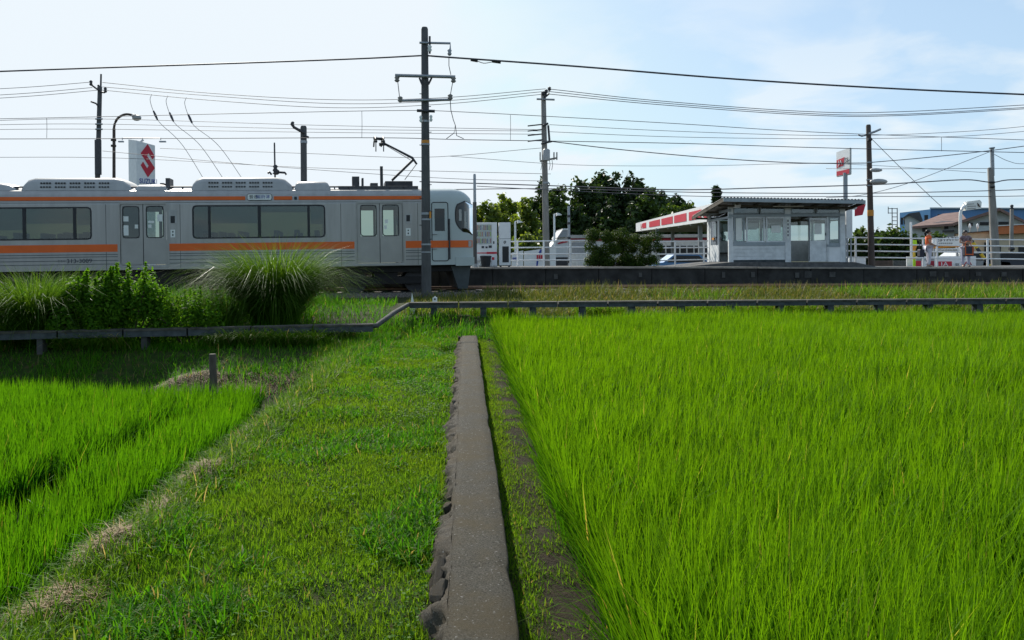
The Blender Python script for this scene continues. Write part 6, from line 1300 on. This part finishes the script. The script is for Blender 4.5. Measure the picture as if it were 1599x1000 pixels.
# ================================================================== TREES
ever = leafmat('evergreen_leaf', (0.007,0.022,0.007), (0.036,0.068,0.014), trans=.3, rough=.5, spec=.25, tboost=1.4)
light = leafmat('bamboo_leaf', (0.05,0.095,0.012), (0.14,0.19,0.03), trans=.5, rough=.5, spec=.3, tboost=1.6)
midg = leafmat('broad_leaf', (0.022,0.052,0.010), (0.07,0.12,0.02), trans=.38, rough=.5, spec=.3, tboost=1.5)
def tree(px, py, wpx, Y, kind, label, n=4200, name='tree', group='trees beyond the platform', seed=0):
    top = P(px, py, Y); gz = GZ; H = top.z-gz; W = wpx/FPX*Y; rs = np.random.RandomState(int(px*3+py+seed)); cc = []
    root = thing(name, label, 'tree', (top.x, Y, gz), group)
    if kind == 'conifer':
        for i in range(60):
            f = i/60; r = W*.5*(1-f)**.75; a = i*2.4; q = rs.uniform(.3, .8); cc.append((math.cos(a)*r*q, math.sin(a)*r*q, H*(.10+.88*f), max(.28, W*.20*(1-f*.8)), .8))
    elif kind == 'bamboo':
        for i in range(60):
            a = rs.uniform(0, 6.28); r = math.sqrt(rs.uniform())*W*.5; f = rs.uniform(.08, 1)*(1-.35*(r/(W*.5))**2); cc.append((math.cos(a)*r, math.sin(a)*r, H*f-.5, W*rs.uniform(.07,.15), 1.4))
    else:
        pk = [(rs.uniform(-.45,.45)*W, rs.uniform(-.3,.3)*W, rs.uniform(.72,.95)) for _ in range(5)]+[(0,0,1.0)]
        for x_, y_, hf in pk:                     # several pointed leaders of uneven height
            for i in range(18):
                f = i/18; r = W*.46*math.sin(min(1,(1-f)*1.7+.1)*1.5708); a = rs.uniform(0,6.28); q = rs.uniform(.2,1); cc.append((x_*(1-.1*f)+math.cos(a)*r*q, y_+math.sin(a)*r*q, H*hf*(.06+.86*f), W*.17*(1-f*.35), 1.0))
    C = np.array(cc); w_ = C[:,3]**2; k = rs.choice(len(C), n, p=w_/w_.sum()); u = unit(n); rr = RNG.random(n)**.33
    pos = C[k,:3]+u*(C[k,3]*rr)[:,None]*np.stack([np.ones(n), np.ones(n), C[k,4]],1); pos[:,2] = np.maximum(pos[:,2], .3)
    pos += RNG.normal(0,.16,(n,3)); nr = u*.6+unit(n)*.8+np.array([0,0,.35]); nr /= np.linalg.norm(nr,axis=1)[:,None]
    rnd = np.clip(.5+.35*(RNG.random(n)-.5)+.7*(rs.rand(len(C))[k]-.5), 0, .93)
    link('crown', leaf_mesh('crown', pos, (.36+.36*RNG.random(n))*Y/90, nr, {'conifer':ever,'ever':ever,'bamboo':light,'mid':midg}[kind], rnd, .6), root)
    mb = MB(); mb.tube([(0,0,-.1),(.05,.02,H*.3),(-.04,.05,H*.6),(0,0,H*.88)], [.05*W**.5+.12,.04*W**.5+.08,.1,.04], 8)
    for c in cc[:8]: mb.tube([(0,0,max(.4,c[2]*.55)), (c[0]*.5,c[1]*.5,c[2]*.8), (c[0],c[1],c[2])], [.09,.06,.03], 5)
    mb.build('trunk', 'bark', root, local=True)
T_ = [(760,302,58,86,'bamboo','feathery yellow-green bamboo-like tree nearest the train nose'),(787,296,62,90,'bamboo','light green feathery tree, second from the train nose'),(815,302,62,84,'bamboo','yellow-green feathery tree left of the transformer pole'),
 (846,262,60,92,'ever','dark rounded tree behind the transformer pole'),(874,276,56,88,'mid','greyer leafy tree just right of the transformer pole'),(908,262,70,94,'ever','dark evergreen with pointed left shoulder'),(936,250,70,97,'ever','tallest dark evergreen in the middle of the grove'),
 (962,254,64,95,'ever','dark evergreen just right of the tallest one'),(988,256,66,93,'ever','dark evergreen with a sharp top right of the middle of the grove'),(1016,282,62,90,'mid','brighter green tree at the right shoulder of the grove'),
 (1028,288,58,98,'ever','dark tree behind the right shoulder of the grove'),(1052,295,58,92,'ever','dark evergreen at the right end of the grove'),(1074,308,54,90,'mid','low loose tree at the far right of the grove'),(1119,291,26,98,'conifer','small dark conifer peeking above the waiting room roof'),(1094,318,30,100,'ever','low dark tree between grove and waiting room roof'),
 (948,300,60,88,'ever','dark low evergreen in the heart of the grove'),(985,310,56,86,'ever','broad dark evergreen low in front of the grove'),(905,312,52,86,'ever','broad dark evergreen low at the left of the grove'),(1040,322,60,84,'ever','low dark evergreen in front of the grove right end'),(866,318,44,86,'ever','low dark evergreen behind the transformer pole foot')]
for q in T_:
    if q[0] > 840: q = (q[0], q[1], q[2], q[3]+19, *q[4:])
    tree(*q, n=6500 if q[4] != 'bamboo' else 6000)
for i, q in enumerate([(790,352,44,78,'light green low shrub left of the transformer pole'),(826,356,40,76,'light green low shrub before the dark trees'),(838,362,34,80,'low shrub right of the short yard lamp')]):
    tree(q[0], q[1], q[2], q[3], 'bamboo', q[4], 3500, 'shrub', 'shrubs under the trees')
for q in [(1345,352,36,62,'mid','dark green shrub behind the dark brown pole'),(1368,356,44,60,'ever','dark hedge clump right of the dark brown pole'),(1394,352,54,58,'mid','bushy green hedge clump with spiky top, under the lattice mast'),(1415,368,40,57,'ever','low dark hedge clump beside the slim white post'),(1466,362,42,70,'mid','round garden tree in front of the grey house'),(1440,378,36,60,'ever','low hedge clump behind the orange T-shirt')]:
    tree(*q, n=5000, name='garden_shrub', group='garden shrubs right of the platform pole')
